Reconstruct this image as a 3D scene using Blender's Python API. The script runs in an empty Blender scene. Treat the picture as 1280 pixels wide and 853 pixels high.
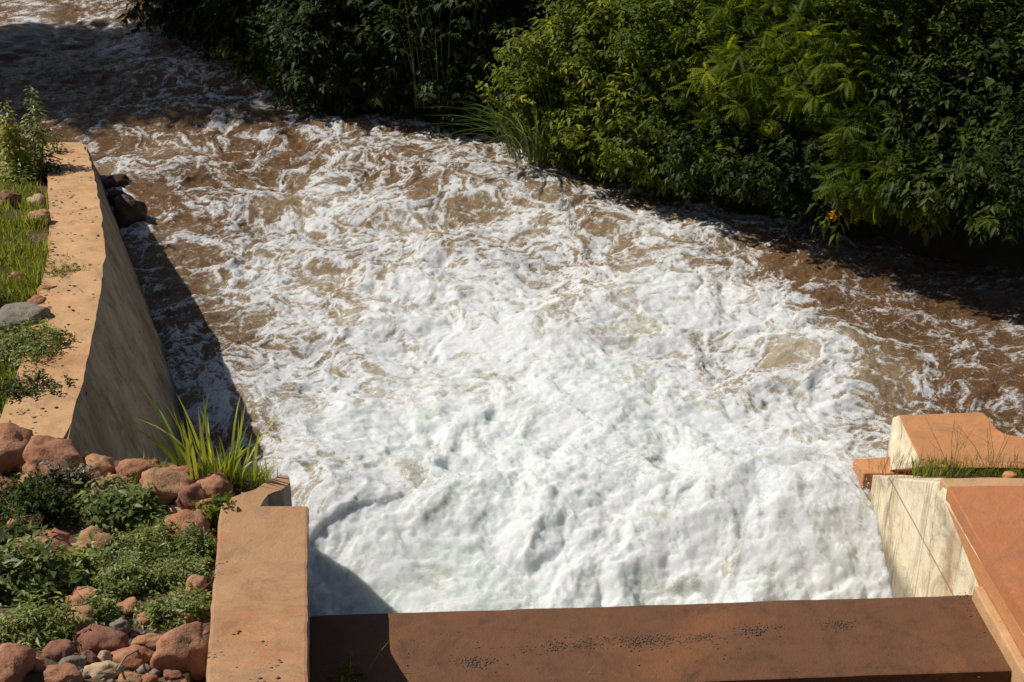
import bpy, bmesh, math, random
import numpy as np
from mathutils import Vector, Matrix
R = math.radians
rng = np.random.RandomState(7)
random.seed(5)
scene = bpy.context.scene
C = scene.collection

# ---------------------------------------------------------------- camera geometry (pixels of the 1280x853 photo -> points in the place)
F = 1950.0; PITCH = R(30); ZC = 7.7; CX, CY = 640.0, 426.5
cp, sp = math.cos(PITCH), math.sin(PITCH)
def ray(px, py):
    u = (px-CX)/F; v = (CY-py)/F
    return np.array((u, cp+v*sp, -sp+v*cp))
def P(px, py, z):
    d = ray(px, py); t = (z-ZC)/d[2]
    return Vector((d[0]*t, d[1]*t, z))
def hitv(px, py, hf):
    u = (np.asarray(px, float)-CX)/F; v = (CY-np.asarray(py, float))/F
    D = np.stack([u, cp+v*sp, -sp+v*cp], -1)
    t = np.full(u.shape, 6.0); done = np.zeros(u.shape, bool)
    for _ in range(120):
        p = D*t[..., None]; done |= (p[..., 2]+ZC) <= hf(p[..., 0], p[..., 1])
        if done.all(): break
        t = np.where(done, t, t+0.2)
    lo = t-0.2; hi = t
    for _ in range(7):
        m = (lo+hi)/2; p = D*m[..., None]; k = (p[..., 2]+ZC) <= hf(p[..., 0], p[..., 1])
        hi = np.where(k, m, hi); lo = np.where(k, lo, m)
    p = D*hi[..., None]; p[..., 2] += ZC
    return p
def hit(px, py, hf):
    p = hitv(np.array([px]), np.array([py]), hf)[0]; return Vector(p)

# ---------------------------------------------------------------- noise
def _hash(ix, iy, s):
    h = (ix.astype(np.int64)*374761393 + iy.astype(np.int64)*668265263 + s*1442695041) & 0xffffffff
    h = ((h ^ (h >> 13))*1274126177) & 0xffffffff
    return (h ^ (h >> 16)) & 0xffff
_ang = np.arange(65536)/65536*2*np.pi
_gc, _gs = np.cos(_ang), np.sin(_ang)
def pn(x, y, s=0):
    x0 = np.floor(x); y0 = np.floor(y); fx = x-x0; fy = y-y0
    u = fx*fx*fx*(fx*(fx*6-15)+10); v = fy*fy*fy*(fy*(fy*6-15)+10)
    def g(dx, dy):
        h = _hash(x0+dx, y0+dy, s)
        return _gc[h]*(fx-dx)+_gs[h]*(fy-dy)
    a = g(0, 0); b = g(1, 0); c = g(0, 1); d = g(1, 1)
    return (a+(b-a)*u+((c+(d-c)*u)-(a+(b-a)*u))*v)*1.41
def fbm(x, y, s=0, o=3, g=0.5):
    r = 0; a = 1.0; f = 1.0
    for k in range(o):
        r = r+a*pn(x*f+k*17.3, y*f-k*9.1, s+k); a *= g; f *= 2.03
    return r
def sst(e0, e1, x):
    t = np.clip((x-e0)/(e1-e0), 0, 1); return t*t*(3-2*t)

# ---------------------------------------------------------------- object helpers
def tag(o, label=None, cat=None, group=None, kind=None):
    if label: o['label'] = label
    if cat: o['category'] = cat
    if group: o['group'] = group
    if kind: o['kind'] = kind
    return o
def link(o, parent=None):
    C.objects.link(o)
    if parent: o.parent = parent
    return o
def empty(name, loc, label, cat, group=None):
    o = bpy.data.objects.new(name, None); o.empty_display_size = 0.1
    C.objects.link(o); o.location = loc
    return tag(o, label, cat, group)
def mesh_np(name, V, Fc, mat, parent=None, attrs=None, smooth=False, loc=None):
    """V (n,3); Fc (m,k) faces all with k corners; attrs {name: values per vertex}"""
    V = np.asarray(V, dtype=np.float32); Fc = np.asarray(Fc, dtype=np.int32)
    me = bpy.data.meshes.new(name)
    n, k = Fc.shape
    if loc is not None: V = V-np.array(loc, dtype=np.float32)
    me.vertices.add(len(V)); me.vertices.foreach_set('co', V.ravel())
    me.loops.add(n*k); me.loops.foreach_set('vertex_index', Fc.ravel())
    me.polygons.add(n); me.polygons.foreach_set('loop_start', np.arange(0, n*k, k, dtype=np.int32))
    me.polygons.foreach_set('loop_total', np.full(n, k, dtype=np.int32))
    if smooth: me.polygons.foreach_set('use_smooth', np.ones(n, dtype=bool))
    for an, av in (attrs or {}).items():
        at = me.attributes.new(an, 'FLOAT', 'POINT'); at.data.foreach_set('value', np.asarray(av, dtype=np.float32))
    me.update(calc_edges=True); me.validate()
    me.materials.append(mat)
    o = bpy.data.objects.new(name, me)
    if loc is not None and parent is None: o.location = loc
    return link(o, parent)
def obj(name, bm, mat, parent=None, smooth=False):
    me = bpy.data.meshes.new(name); bmesh.ops.recalc_face_normals(bm, faces=bm.faces[:])
    bm.to_mesh(me); bm.free(); me.materials.append(mat)
    if smooth: me.polygons.foreach_set('use_smooth', np.ones(len(me.polygons), dtype=bool))
    return link(bpy.data.objects.new(name, me), parent)
def weather(bm, amp=0.006, bevel=0.02, cut=0.14, seed=0):
    """worn concrete: rounded arrises, then a fine grid of faces nudged by noise"""
    if bevel: bmesh.ops.bevel(bm, geom=bm.edges[:], offset=bevel, segments=2, affect='EDGES', profile=0.6)
    for _ in range(5):
        long = [e for e in bm.edges if e.calc_length() > cut]
        if not long: break
        bmesh.ops.subdivide_edges(bm, edges=long, cuts=1, use_grid_fill=True)
    bmesh.ops.triangulate(bm, faces=[f for f in bm.faces if len(f.verts) > 4])
    co = np.array([v.co for v in bm.verts])
    n = [fbm(co[:, (i+1) % 3]*3+i*31+seed, co[:, (i+2) % 3]*3+co[:, i]*2.1, 40+i, 3) for i in range(3)]
    for i, v in enumerate(bm.verts): v.co += Vector((n[0][i], n[1][i], n[2][i]))*amp
    return bm
def prism(bm, top, bot):
    """top and bot: lists of 3D points in matching order"""
    a = [bm.verts.new(p) for p in top]; b = [bm.verts.new(p) for p in bot]
    bm.faces.new(a); bm.faces.new(list(reversed(b)))
    n = len(a)
    for i in range(n): bm.faces.new((a[i], b[i], b[(i+1) % n], a[(i+1) % n]))
    return bm
def down(pts, z): return [Vector((p[0], p[1], z)) for p in pts]

# ---------------------------------------------------------------- materials
def new_mat(name):
    m = bpy.data.materials.new(name); m.use_nodes = True
    nt = m.node_tree; b = nt.nodes['Principled BSDF']
    return m, nt, b
def N(nt, t, **kw):
    n = nt.nodes.new(t)
    for k, v in kw.items():
        if k in ('inp',):
            for kk, vv in v.items(): n.inputs[kk].default_value = vv
        else: setattr(n, k, v)
    return n
def L(nt, a, b): nt.links.new(a, b)
def noise(nt, vec, scale, detail=4, rough=0.55, dist=0.0):
    n = N(nt, 'ShaderNodeTexNoise', inp={'Scale': scale, 'Detail': detail, 'Roughness': rough, 'Distortion': dist})
    L(nt, vec, n.inputs['Vector']); return n.outputs['Fac']
def ramp(nt, fac, stops):
    r = N(nt, 'ShaderNodeValToRGB'); e = r.color_ramp.elements
    while len(e) > 1: e.remove(e[-1])
    e[0].position = stops[0][0]; e[0].color = (*stops[0][1], 1)
    for p, c in stops[1:]:
        k = e.new(p); k.color = (*c, 1)
    L(nt, fac, r.inputs['Fac']); return r.outputs['Color']
def fr(nt, fac, a, b, lo=0.0, hi=1.0):
    m = N(nt, 'ShaderNodeMapRange', inp={'From Min': a, 'From Max': b, 'To Min': lo, 'To Max': hi})
    m.interpolation_type = 'SMOOTHSTEP'; L(nt, fac, m.inputs['Value']); return m.outputs['Result']
def mix(nt, fac, a, b, blend='MIX'):
    m = N(nt, 'ShaderNodeMix', data_type='RGBA', blend_type=blend)
    for sock, v in ((m.inputs['Factor'], fac), (m.inputs['A'], a), (m.inputs['B'], b)):
        if hasattr(v, 'node'): L(nt, v, sock)
        elif isinstance(v, (int, float)): sock.default_value = v
        else: sock.default_value = (*v, 1)
    return m.outputs['Result']
def math_(nt, op, a, b=None, clamp=False):
    m = N(nt, 'ShaderNodeMath', operation=op, use_clamp=clamp)
    for i, v in enumerate((a, b)):
        if v is None: continue
        if hasattr(v, 'node'): L(nt, v, m.inputs[i])
        else: m.inputs[i].default_value = v
    return m.outputs[0]
def bump(nt, h, strength, dist, b, prev=None):
    n = N(nt, 'ShaderNodeBump', inp={'Strength': strength, 'Distance': dist})
    L(nt, h, n.inputs['Height'])
    if prev is not None: L(nt, prev, n.inputs['Normal'])
    if b is not None: L(nt, n.outputs['Normal'], b.inputs['Normal'])
    return n.outputs['Normal']
def coords(nt, scale=(1, 1, 1), rot=(0, 0, 0), obj_=True):
    g = N(nt, 'ShaderNodeTexCoord'); m = N(nt, 'ShaderNodeMapping')
    m.inputs['Scale'].default_value = scale; m.inputs['Rotation'].default_value = rot
    L(nt, g.outputs['Object'], m.inputs['Vector']); return m.outputs['Vector']
def sep(nt, v):
    s = N(nt, 'ShaderNodeSeparateXYZ'); L(nt, v, s.inputs[0]); return s.outputs

def concrete(name, base, stain, dark, red=0.5, streak=0.0, rough=0.9, wet=False):
    m, nt, b = new_mat(name)
    v = coords(nt)
    n1 = noise(nt, v, 1.1, 6, 0.65, 0.6); n2 = noise(nt, v, 5.0, 6, 0.7); n3 = noise(nt, v, 60, 4, 0.7)
    vs = coords(nt, (1.0, 7.0, 7.0)); n5 = noise(nt, vs, 1.0, 5, 0.7)
    col = mix(nt, fr(nt, n1, 0.62-red*0.35, 0.85-red*0.35), base, stain)
    col = mix(nt, math_(nt, 'MULTIPLY', fr(nt, n2, 0.5, 0.72), 0.55), col, dark)
    col = mix(nt, math_(nt, 'MULTIPLY', fr(nt, n5, 0.5, 0.75), 0.3), col, stain)
    if streak:
        vv = coords(nt, (5, 5, 0.45)); s1 = noise(nt, vv, 1.0, 6, 0.8, 0.5)
        v2 = coords(nt, (3, 3, 0.22)); s2 = noise(nt, v2, 1.0, 4, 0.6)
        col = mix(nt, math_(nt, 'MULTIPLY', fr(nt, s1, 0.5, 0.66), streak), col, dark)
        col = mix(nt, math_(nt, 'MULTIPLY', fr(nt, s2, 0.52, 0.64), streak), col, stain)
    n6 = noise(nt, v, 2.3, 7, 0.72, 1.2); n7 = noise(nt, v, 16, 6, 0.75, 0.4)
    col = mix(nt, math_(nt, 'MULTIPLY', fr(nt, n6, 0.50, 0.66), 0.55), col, dark)
    col = mix(nt, math_(nt, 'MULTIPLY', fr(nt, n6, 0.46, 0.34), 0.35), col, tuple(min(1, x*1.35) for x in base))
    col = mix(nt, math_(nt, 'MULTIPLY', fr(nt, n7, 0.55, 0.70), 0.45), col, dark)
    col = mix(nt, math_(nt, 'MULTIPLY', fr(nt, n3, 0.58, 0.72), 0.55), col, tuple(x*0.7 for x in dark))
    if streak:
        gz = sep(nt, N(nt, 'ShaderNodeNewGeometry').outputs['Position'])[2]
        wetf = fr(nt, math_(nt, 'ADD', gz, math_(nt, 'MULTIPLY', math_(nt, 'SUBTRACT', n2, 0.5), 0.35)), 0.02, 0.26, 0.7, 0.0)
        col = mix(nt, wetf, col, tuple(x*0.45 for x in dark))
    L(nt, col, b.inputs['Base Color']); b.inputs['Roughness'].default_value = rough
    b.inputs['Specular IOR Level'].default_value = 0.25
    p = bump(nt, n2, 0.4, 0.02, None); bump(nt, math_(nt, 'ADD', n3, n7), 0.55, 0.008, b, p)
    return m, nt, b, col
M = {}
M['wall_top'], _, _, _ = concrete('stained_concrete', (0.40, 0.230, 0.118), (0.40, 0.170, 0.075), (0.22, 0.125, 0.068), 0.45)
M['slab'], _, _, _ = concrete('wet_brown_concrete', (0.140, 0.063, 0.030), (0.20, 0.083, 0.034), (0.062, 0.032, 0.018), 0.42, rough=0.7)
M['red_cap'], _, _, _ = concrete('red_dusted_concrete', (0.45, 0.175, 0.075), (0.42, 0.145, 0.055), (0.27, 0.14, 0.08), 0.5)
M['orange_block'], _, _, _ = concrete('orange_dusted_concrete', (0.50, 0.235, 0.098), (0.48, 0.19, 0.072), (0.34, 0.18, 0.09), 0.5)
M['rim'], _, _, _ = concrete('tan_concrete', (0.52, 0.31, 0.155), (0.48, 0.23, 0.10), (0.29, 0.165, 0.08), 0.4)
M['grey_concrete'], _, _, _ = concrete('grey_streaked_concrete', (0.34, 0.31, 0.25), (0.26, 0.22, 0.16), (0.10, 0.085, 0.06), 0.3, 0.8)
M['wing_face'], _, _, _ = concrete('stained_wing_concrete', (0.36, 0.285, 0.185), (0.28, 0.19, 0.11), (0.10, 0.08, 0.058), 0.45, 0.65)
def cream():
    m, nt, b, col = concrete('cream_streaked_concrete', (0.76, 0.65, 0.46), (0.56, 0.38, 0.20), (0.21, 0.165, 0.11), 0.10, 0.95)
    g = coords(nt); s = sep(nt, g)
    z = s[2]; y = s[1]
    l1 = fr(nt, math_(nt, 'ABSOLUTE', math_(nt, 'SUBTRACT', z, -0.66)), 0.005, 0.013, 0.75, 0.0)
    l2 = fr(nt, math_(nt, 'ABSOLUTE', math_(nt, 'SUBTRACT', y, 0.62)), 0.004, 0.011, 0.5, 0.0)
    col = mix(nt, math_(nt, 'MAXIMUM', l1, l2), col, (0.20, 0.13, 0.07))
    L(nt, col, b.inputs['Base Color'])
    return m
M['cream'] = cream()

def rock_mat(name, a, bcol, dark, scale=3.0):
    m, nt, b = new_mat(name)
    v = coords(nt)
    oi = N(nt, 'ShaderNodeObjectInfo')
    add = N(nt, 'ShaderNodeVectorMath', operation='ADD'); L(nt, v, add.inputs[0])
    sc = N(nt, 'ShaderNodeVectorMath', operation='SCALE', inp={'Scale': 37.0}); 
    cmb = N(nt, 'ShaderNodeCombineXYZ'); L(nt, oi.outputs['Random'], cmb.inputs[0]); L(nt, oi.outputs['Random'], cmb.inputs[2])
    L(nt, cmb.outputs[0], sc.inputs[0]); L(nt, sc.outputs[0], add.inputs[1]); v = add.outputs[0]
    n1 = noise(nt, v, scale*1.6, 6, 0.65, 0.8); n2 = noise(nt, v, scale*7, 5, 0.7); n3 = noise(nt, v, scale*35, 3, 0.7)
    col = mix(nt, fr(nt, n1, 0.35, 0.65), a, bcol)
    col = mix(nt, math_(nt, 'MULTIPLY', fr(nt, n2, 0.52, 0.70), 0.6), col, dark)
    col = mix(nt, math_(nt, 'MULTIPLY', fr(nt, n3, 0.58, 0.7), 0.45), col, dark)
    L(nt, col, b.inputs['Base Color']); b.inputs['Roughness'].default_value = 0.95
    b.inputs['Specular IOR Level'].default_value = 0.2
    p = bump(nt, n2, 0.6, 0.03, None); bump(nt, n3, 0.5, 0.008, b, p)
    return m
M['rock_red'] = rock_mat('red_sandstone', (0.32, 0.132, 0.072), (0.42, 0.215, 0.122), (0.14, 0.064, 0.040))
M['rock_tan'] = rock_mat('tan_sandstone', (0.43, 0.245, 0.132), (0.38, 0.195, 0.10), (0.20, 0.10, 0.055))
M['rock_pale'] = rock_mat('pale_sandstone', (0.50, 0.36, 0.22), (0.44, 0.30, 0.18), (0.25, 0.16, 0.09))
M['rock_grey'] = rock_mat('grey_stone', (0.27, 0.225, 0.175), (0.20, 0.165, 0.13), (0.09, 0.075, 0.06))
M['rock_dark'] = rock_mat('dark_red_rock', (0.27, 0.115, 0.075), (0.22, 0.105, 0.07), (0.08, 0.042, 0.032))
M['rock_wet'] = rock_mat('wet_rock', (0.085, 0.040, 0.028), (0.06, 0.032, 0.022), (0.02, 0.013, 0.01)); M['rock_wet'].node_tree.nodes['Principled BSDF'].inputs['Roughness'].default_value = 0.35

def soil():
    m, nt, b = new_mat('red_soil')
    v = coords(nt); n1 = noise(nt, v, 0.9, 5); n2 = noise(nt, v, 14, 5, 0.7); n3 = noise(nt, v, 70, 3)
    col = mix(nt, fr(nt, n1, 0.4, 0.6), (0.15, 0.08, 0.042), (0.09, 0.06, 0.032))
    col = mix(nt, math_(nt, 'MULTIPLY', fr(nt, n2, 0.45, 0.65), 0.7), col, (0.075, 0.05, 0.03))
    L(nt, col, b.inputs['Base Color']); b.inputs['Roughness'].default_value = 1.0
    p = bump(nt, n2, 0.8, 0.04, None); bump(nt, n3, 0.6, 0.01, b, p)
    return m
M['soil'] = soil()
def dark_soil():
    m, nt, b = new_mat('damp_soil')
    v = coords(nt); n1 = noise(nt, v, 3, 6, 0.7)
    L(nt, mix(nt, n1, (0.035, 0.026, 0.014), (0.05, 0.045, 0.02)), b.inputs['Base Color']); b.inputs['Roughness'].default_value = 1.0
    bump(nt, n1, 0.8, 0.08, b); return m
M['dark_soil'] = dark_soil()

def leaf_mat(name, c0, c1, c2, trans=0.35, rough=0.45, spec=0.4):
    m, nt, b = new_mat(name)
    a = N(nt, 'ShaderNodeAttribute', attribute_name='tone')
    col = ramp(nt, a.outputs['Fac'], [(0.0, c0), (0.6, c1), (1.0, c2)])
    L(nt, col, b.inputs['Base Color']); b.inputs['Roughness'].default_value = rough
    b.inputs['Specular IOR Level'].default_value = spec
    t = N(nt, 'ShaderNodeBsdfTranslucent')
    tc = mix(nt, 1.0, col, (1.9, 1.75, 0.7), 'MULTIPLY'); L(nt, tc, t.inputs['Color'])
    ms = N(nt, 'ShaderNodeMixShader', inp={0: trans})
    L(nt, b.outputs[0], ms.inputs[1]); L(nt, t.outputs[0], ms.inputs[2])
    L(nt, ms.outputs[0], nt.nodes['Material Output'].inputs['Surface'])
    return m
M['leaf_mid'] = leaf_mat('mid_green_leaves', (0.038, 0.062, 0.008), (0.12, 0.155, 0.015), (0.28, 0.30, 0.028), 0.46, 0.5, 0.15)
M['leaf_dark'] = leaf_mat('dark_and_shaded_leaves', (0.014, 0.028, 0.006), (0.032, 0.052, 0.008), (0.075, 0.10, 0.012), 0.35, 0.5, 0.15)  # dark leaf tone; on the far-bank trees it also stands in for shade
M['leaf_bright'] = leaf_mat('yellow_green_leaves', (0.055, 0.085, 0.008), (0.13, 0.17, 0.014), (0.25, 0.28, 0.022), 0.48, 0.5, 0.15)
M['leaf_weed'] = leaf_mat('weed_leaves', (0.075, 0.105, 0.020), (0.19, 0.225, 0.045), (0.35, 0.36, 0.09), 0.38)
M['leaf_yellow'] = leaf_mat('yellowing_leaves', (0.09, 0.13, 0.015), (0.20, 0.23, 0.02), (0.38, 0.34, 0.03), 0.4)
M['leaf_dry'] = leaf_mat('dry_leaves', (0.05, 0.055, 0.02), (0.12, 0.10, 0.05), (0.24, 0.18, 0.10), 0.2)
M['grass'] = leaf_mat('grass_blades', (0.08, 0.12, 0.016), (0.19, 0.24, 0.03), (0.38, 0.40, 0.09), 0.38)
M['grass_dry'] = leaf_mat('dry_stems', (0.16, 0.09, 0.04), (0.28, 0.17, 0.075), (0.40, 0.27, 0.12), 0.15)
M['reed'] = leaf_mat('reed_blades', (0.045, 0.075, 0.02), (0.085, 0.125, 0.035), (0.17, 0.21, 0.08), 0.3)
M['petal'] = leaf_mat('yellow_petals', (0.55, 0.24, 0.01), (0.75, 0.38, 0.015), (0.85, 0.5, 0.03), 0.3)
def bark():
    m, nt, b = new_mat('bark'); v = coords(nt, (6, 6, 1.5)); n = noise(nt, v, 3, 5, 0.7)
    L(nt, mix(nt, n, (0.05, 0.035, 0.022), (0.16, 0.12, 0.08)), b.inputs['Base Color']); b.inputs['Roughness'].default_value = 0.95
    bump(nt, n, 0.8, 0.03, b); return m
M['bark'] = bark()
def plain(name, c, r=0.9):
    m, nt, b = new_mat(name); v = coords(nt); n = noise(nt, v, 40, 3)
    L(nt, mix(nt, n, tuple(x*0.7 for x in c), tuple(x*1.25 for x in c)), b.inputs['Base Color']); b.inputs['Roughness'].default_value = r; return m
M['debris'] = plain('dark_debris', (0.12, 0.085, 0.058))
M['twig'] = plain('dead_twig', (0.28, 0.22, 0.15))

# ---------------------------------------------------------------- the setting: river bed and banks
bm = bmesh.new(); bmesh.ops.create_grid(bm, x_segments=8, y_segments=8, size=300)
g = obj('ground', bm, M['dark_soil']); g.location = (0, 0, -1.6); tag(g, kind='structure')

# wing wall centre data: photo pixels of the inner top arris with their height above the river
wing_px = [(84, 546, 1.73), (105, 470, 1.66), (125, 370, 1.60), (133, 310, 1.50), (122, 240, 1.10), (114, 205, 0.75), (106, 178, 0.48)]
wing_top = [P(*w) for w in wing_px]
base_tab = [(8.5, -2.55), (9.5, -2.62), (10.5, -2.74), (11.45, -2.90), (12.1, -3.03), (12.7, -3.22), (13.8, -3.64), (15.8, -4.40), (16.9, -4.83), (18.0, -5.22)]
def wing_x(y): return float(np.interp(y, [p.y for p in wing_top], [p.x for p in wing_top]))
WY = np.array([p.y for p in wing_top]); WX = np.array([p.x for p in wing_top]); WZ = np.array([p.z for p in wing_top])
def bank_left(x, y):
    x = np.asarray(x, float); y = np.asarray(y, float)
    wx = np.where(y > WY[-1], WX[-1]-(y-WY[-1])*1.3, np.interp(y, WY, WX))-0.30
    ze = np.interp(y, [2, 6.0, 7.75, 9.0, 9.6, 12.2, 13.2, 14.4, 16, 17.2, 19, 24], [3.9, 2.25, 1.5, 1.48, 1.62, 1.50, 1.38, 1.0, 0.65, 0.42, 0.25, 0.2])
    edge = np.where(y > 9.05, wx, -1.86)
    d = np.maximum(edge-x, 0)
    z = ze+0.10*d+0.02*d*d+0.05*fbm(x*1.3, y*1.3, 3, 3)-0.04
    over = np.maximum(x-edge, 0)
    # earth between the wing wall and the channel wall falls to the river past y = 9
    gap = (x > wx) & (y > 8.6)
    z2 = 1.46-1.75*np.maximum(y-9.02, 0)+0.05*fbm(x*2, y*2, 4, 2)
    zz = np.where(over > 0, np.where(gap, z2-np.maximum(x+1.72, 0)*9, np.where(x < -1.70, z, -1.2)), z)
    zz = np.where((y > 9.6) & (x > wx+0.05), -1.2, zz)
    zz = np.where((y > WY[-1]+0.15) & (over > 0), np.maximum(ze-over*0.9, -1.2), zz)
    return np.maximum(zz, -1.3)
def grid_mesh(name, xs, ys, hf, mat, attrs=None):
    X, Y = np.meshgrid(xs, ys); Z = hf(X, Y)
    V = np.stack([X, Y, Z], -1).reshape(-1, 3)
    nx, ny = len(xs), len(ys); i = np.arange(ny-1)[:, None]*nx+np.arange(nx-1)[None, :]
    Fc = np.stack([i, i+1, i+nx+1, i+nx], -1).reshape(-1, 4)
    return mesh_np(name, V, Fc, mat, smooth=True, attrs=attrs)
tag(grid_mesh('bank_near', np.concatenate([np.linspace(-30, -8, 30)[:-1], np.arange(-8, -1.2, 0.06)]), np.concatenate([np.arange(2, 20, 0.07), np.linspace(20, 60, 40)]), bank_left, M['soil']), kind='structure')

BANK_PX = [(-200, -30), (60, -14), (190, 12), (285, 74), (360, 100), (420, 140), (500, 146), (600, 168), (650, 180), (760, 222), (850, 245), (960, 268), (1100, 300), (1280, 345), (1600, 420)]
BANK = [P(a, b, 0) for a, b in BANK_PX]
BXs = np.array([p.x for p in BANK]); BYs = np.array([p.y for p in BANK])
def bank_far(x, y):
    e = np.interp(x, BXs, BYs); d = y-e
    z = np.where(d < 0, d*0.8, 0.30*(1-np.exp(-d*2.0))+0.10*np.maximum(d, 0)) + 0.1*fbm(x*0.8, y*0.8, 9, 3)
    return np.clip(z, -1.3, 9)
tag(grid_mesh('bank_far', np.concatenate([np.linspace(-60, -12, 24)[:-1], np.arange(-12, 12, 0.15), np.linspace(12, 60, 24)]), np.concatenate([np.arange(9, 27, 0.15), np.linspace(27, 90, 30)]), bank_far, M['dark_soil']), kind='structure')

# ground beside the right channel wall and upstream of the slab
def bank_right(x, y):
    z = 0.80-0.12*np.maximum(y-9.6, 0)+0.05*fbm(x*2, y*2, 12, 3)
    z = np.where(x > 4.9, z+0.12*(x-4.9), z)
    return np.where(y > 10.35, np.maximum(0.7-1.3*(y-10.35), -1.3), z)
tag(grid_mesh('bank_side', np.arange(3.25, 14, 0.08), np.arange(8.95, 13, 0.06), bank_right, M['soil']), kind='structure')
tag(grid_mesh('terrace', np.linspace(-1.9, 9, 90), np.linspace(2, 7.80, 64), lambda x, y: 0.62+0.03*fbm(x*2, y*2, 14, 3)+np.maximum(5.8-y, 0)*0.55, M['soil']), kind='structure')

# ---------------------------------------------------------------- water
def fdens():
    pts = [(640, 700, 1.), (450, 720, 1.), (1050, 650, 1.), (900, 560, 1.), (640, 560, 1.), (420, 560, .97), (350, 500, .88), (640, 430, .93), (800, 390, .92), (950, 400, .86), (1050, 450, .76),
           (500, 340, .80), (640, 300, .74), (800, 300, .70), (360, 390, .74), (400, 280, .60), (300, 260, .54), (200, 330, .46), (230, 230, .44), (150, 190, .44), (300, 160, .36), (500, 195, .48), (620, 240, .54),
           (760, 250, .48), (900, 295, .58), (1000, 345, .42), (1150, 395, .16), (1080, 330, .08), (1180, 360, .05), (1260, 470, .16), (1200, 490, .34), (1100, 520, .62), (1270, 380, .06), (1050, 330, .12), (350, 115, .44), (200, 80, .42), (165, 55, .46),
           (100, 30, .40), (60, 100, .02), (20, 80, .02), (90, 125, .05), (30, 125, .02), (95, 70, .08), (260, 470, .50), (290, 560, .50), (450, 150, .42), (580, 185, .52), (1120, 470, .60), (1180, 450, .40), (700, 640, 1.), (1000, 520, .95), (200, 430, .42), (1060, 590, .9), (-200, 100, .2), (1500, 500, .1)]
    return [(P(a, b, 0).x, P(a, b, 0).y, f) for a, b, f in pts]
FD = fdens()
xs = np.concatenate([np.linspace(-14, -7, 50)[:-1], np.arange(-7, -5, 0.04), np.arange(-5, 4.6, 0.0135), np.arange(4.6, 7, 0.04), np.linspace(7, 14, 50)])
ys = np.concatenate([np.arange(6.2, 8.6, 0.1), np.arange(8.6, 14, 0.0135), np.arange(14, 19, 0.022), np.arange(19, 25, 0.035), np.linspace(25, 45, 60)])
X, Y = np.meshgrid(xs, ys)
num = np.zeros_like(X); den = np.zeros_like(X)
for (fx, fy, fv) in FD:
    w = 1/((X-fx)**2+((Y-fy)*0.75)**2+0.12)**2
    num += w*fv; den += w
FQ = num/den
FQ = np.clip(FQ+0.16*fbm(X*0.7, Y*0.7, 61, 3)*(FQ < 0.97), 0, 1)
FQ = np.where(Y < 10.2, np.maximum(FQ, sst(10.4, 9.6, Y)*(X > -2.2)), FQ)
# flow-warped coordinates
wx = 0.42*fbm(X*0.75, Y*0.75, 21, 3)+0.13*fbm(X*2.3, Y*2.3, 23, 3)
wy = 0.42*fbm(X*0.75+50, Y*0.75, 22, 3)+0.13*fbm(X*2.3+50, Y*2.3, 24, 3)
U, V_ = X+wx, Y+wy
rid = lambda f, s, o=2: 1-np.abs(fbm(U*f, V_*f, s, o))*1.6
r1 = rid(1.3, 31); r2 = rid(3.1, 33); r3 = rid(7.0, 36); r4 = rid(15.0, 39)
pat = 0.26*r1+0.28*r2+0.28*r3+0.24*r4
srt = np.sort(pat[(Y > 9) & (Y < 20) & (X > -5) & (X < 5)].ravel()); pat = np.searchsorted(srt, pat.ravel()).reshape(X.shape)/len(srt)
FL = np.where(FQ < 0.75, FQ*0.90-0.035, 0.64+(FQ-0.75)*0.86)
foam = np.clip(0.5+(pat-(1-FL))*1.5, 0, 1)
boil = sst(0.93, 1.0, FQ)*sst(12.6, 11.0, Y)
jump = sst(9.1, 10.6, Y)
base = -0.22+0.22*jump+(0.10+0.06*pn(X*0.9, Y*0.3, 63))*np.exp(-((Y-10.7+0.35*pn(X*0.8, Y*0+3, 64))/0.6)**2)*1.4+0.22*np.exp(-(((X-2.3)/0.9)**2+((Y-10.5)/0.6)**2))
bl = lambda f, s: np.sqrt(pn(U*f, V_*f, s)**2+0.010)
soft = lambda f, s_: np.sqrt(fbm(U*f, V_*f, s_, 2)**2+0.012)
puff = 0.25*bl(0.85, 41)+0.11*bl(1.9, 42)+0.042*bl(4.1, 43)+0.020*fbm(X*6, Y*6, 44, 2)+0.013*fbm(X*15, Y*15, 45, 2)+0.008*pn(X*34, Y*34, 47)
chop = 0.13*fbm(X*0.55, Y*0.8, 51, 2)+0.075*(0.45-soft(1.2, 52))+0.034*(0.45-soft(2.9, 53))+0.018*fbm(X*5, Y*7, 54, 2)+0.011*fbm(X*13, Y*18, 56, 2)
amp = np.interp(Y, [9, 13, 18, 26], [1.1, 1.0, 0.95, 0.8])*np.where(X > 3.5, 0.75, 1.0)
calm = np.exp(-(((X+0.75)/0.75)**2+((Y-9.75)/0.62)**2)**1.3)
H = base+chop*amp*(1-0.5*boil)+(puff-0.13)*boil*(1-0.72*calm)+0.012*foam
foam = foam-0.42*calm*(0.6+0.8*pn(X*1.3, Y*2.4, 62))
# the river stays below the wall tops and flat against the far bank
nx, ny = len(xs), len(ys); ii = np.arange(ny-1)[:, None]*nx+np.arange(nx-1)[None, :]
Fc = np.stack([ii, ii+1, ii+nx+1, ii+nx], -1).reshape(-1, 4)

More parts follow.
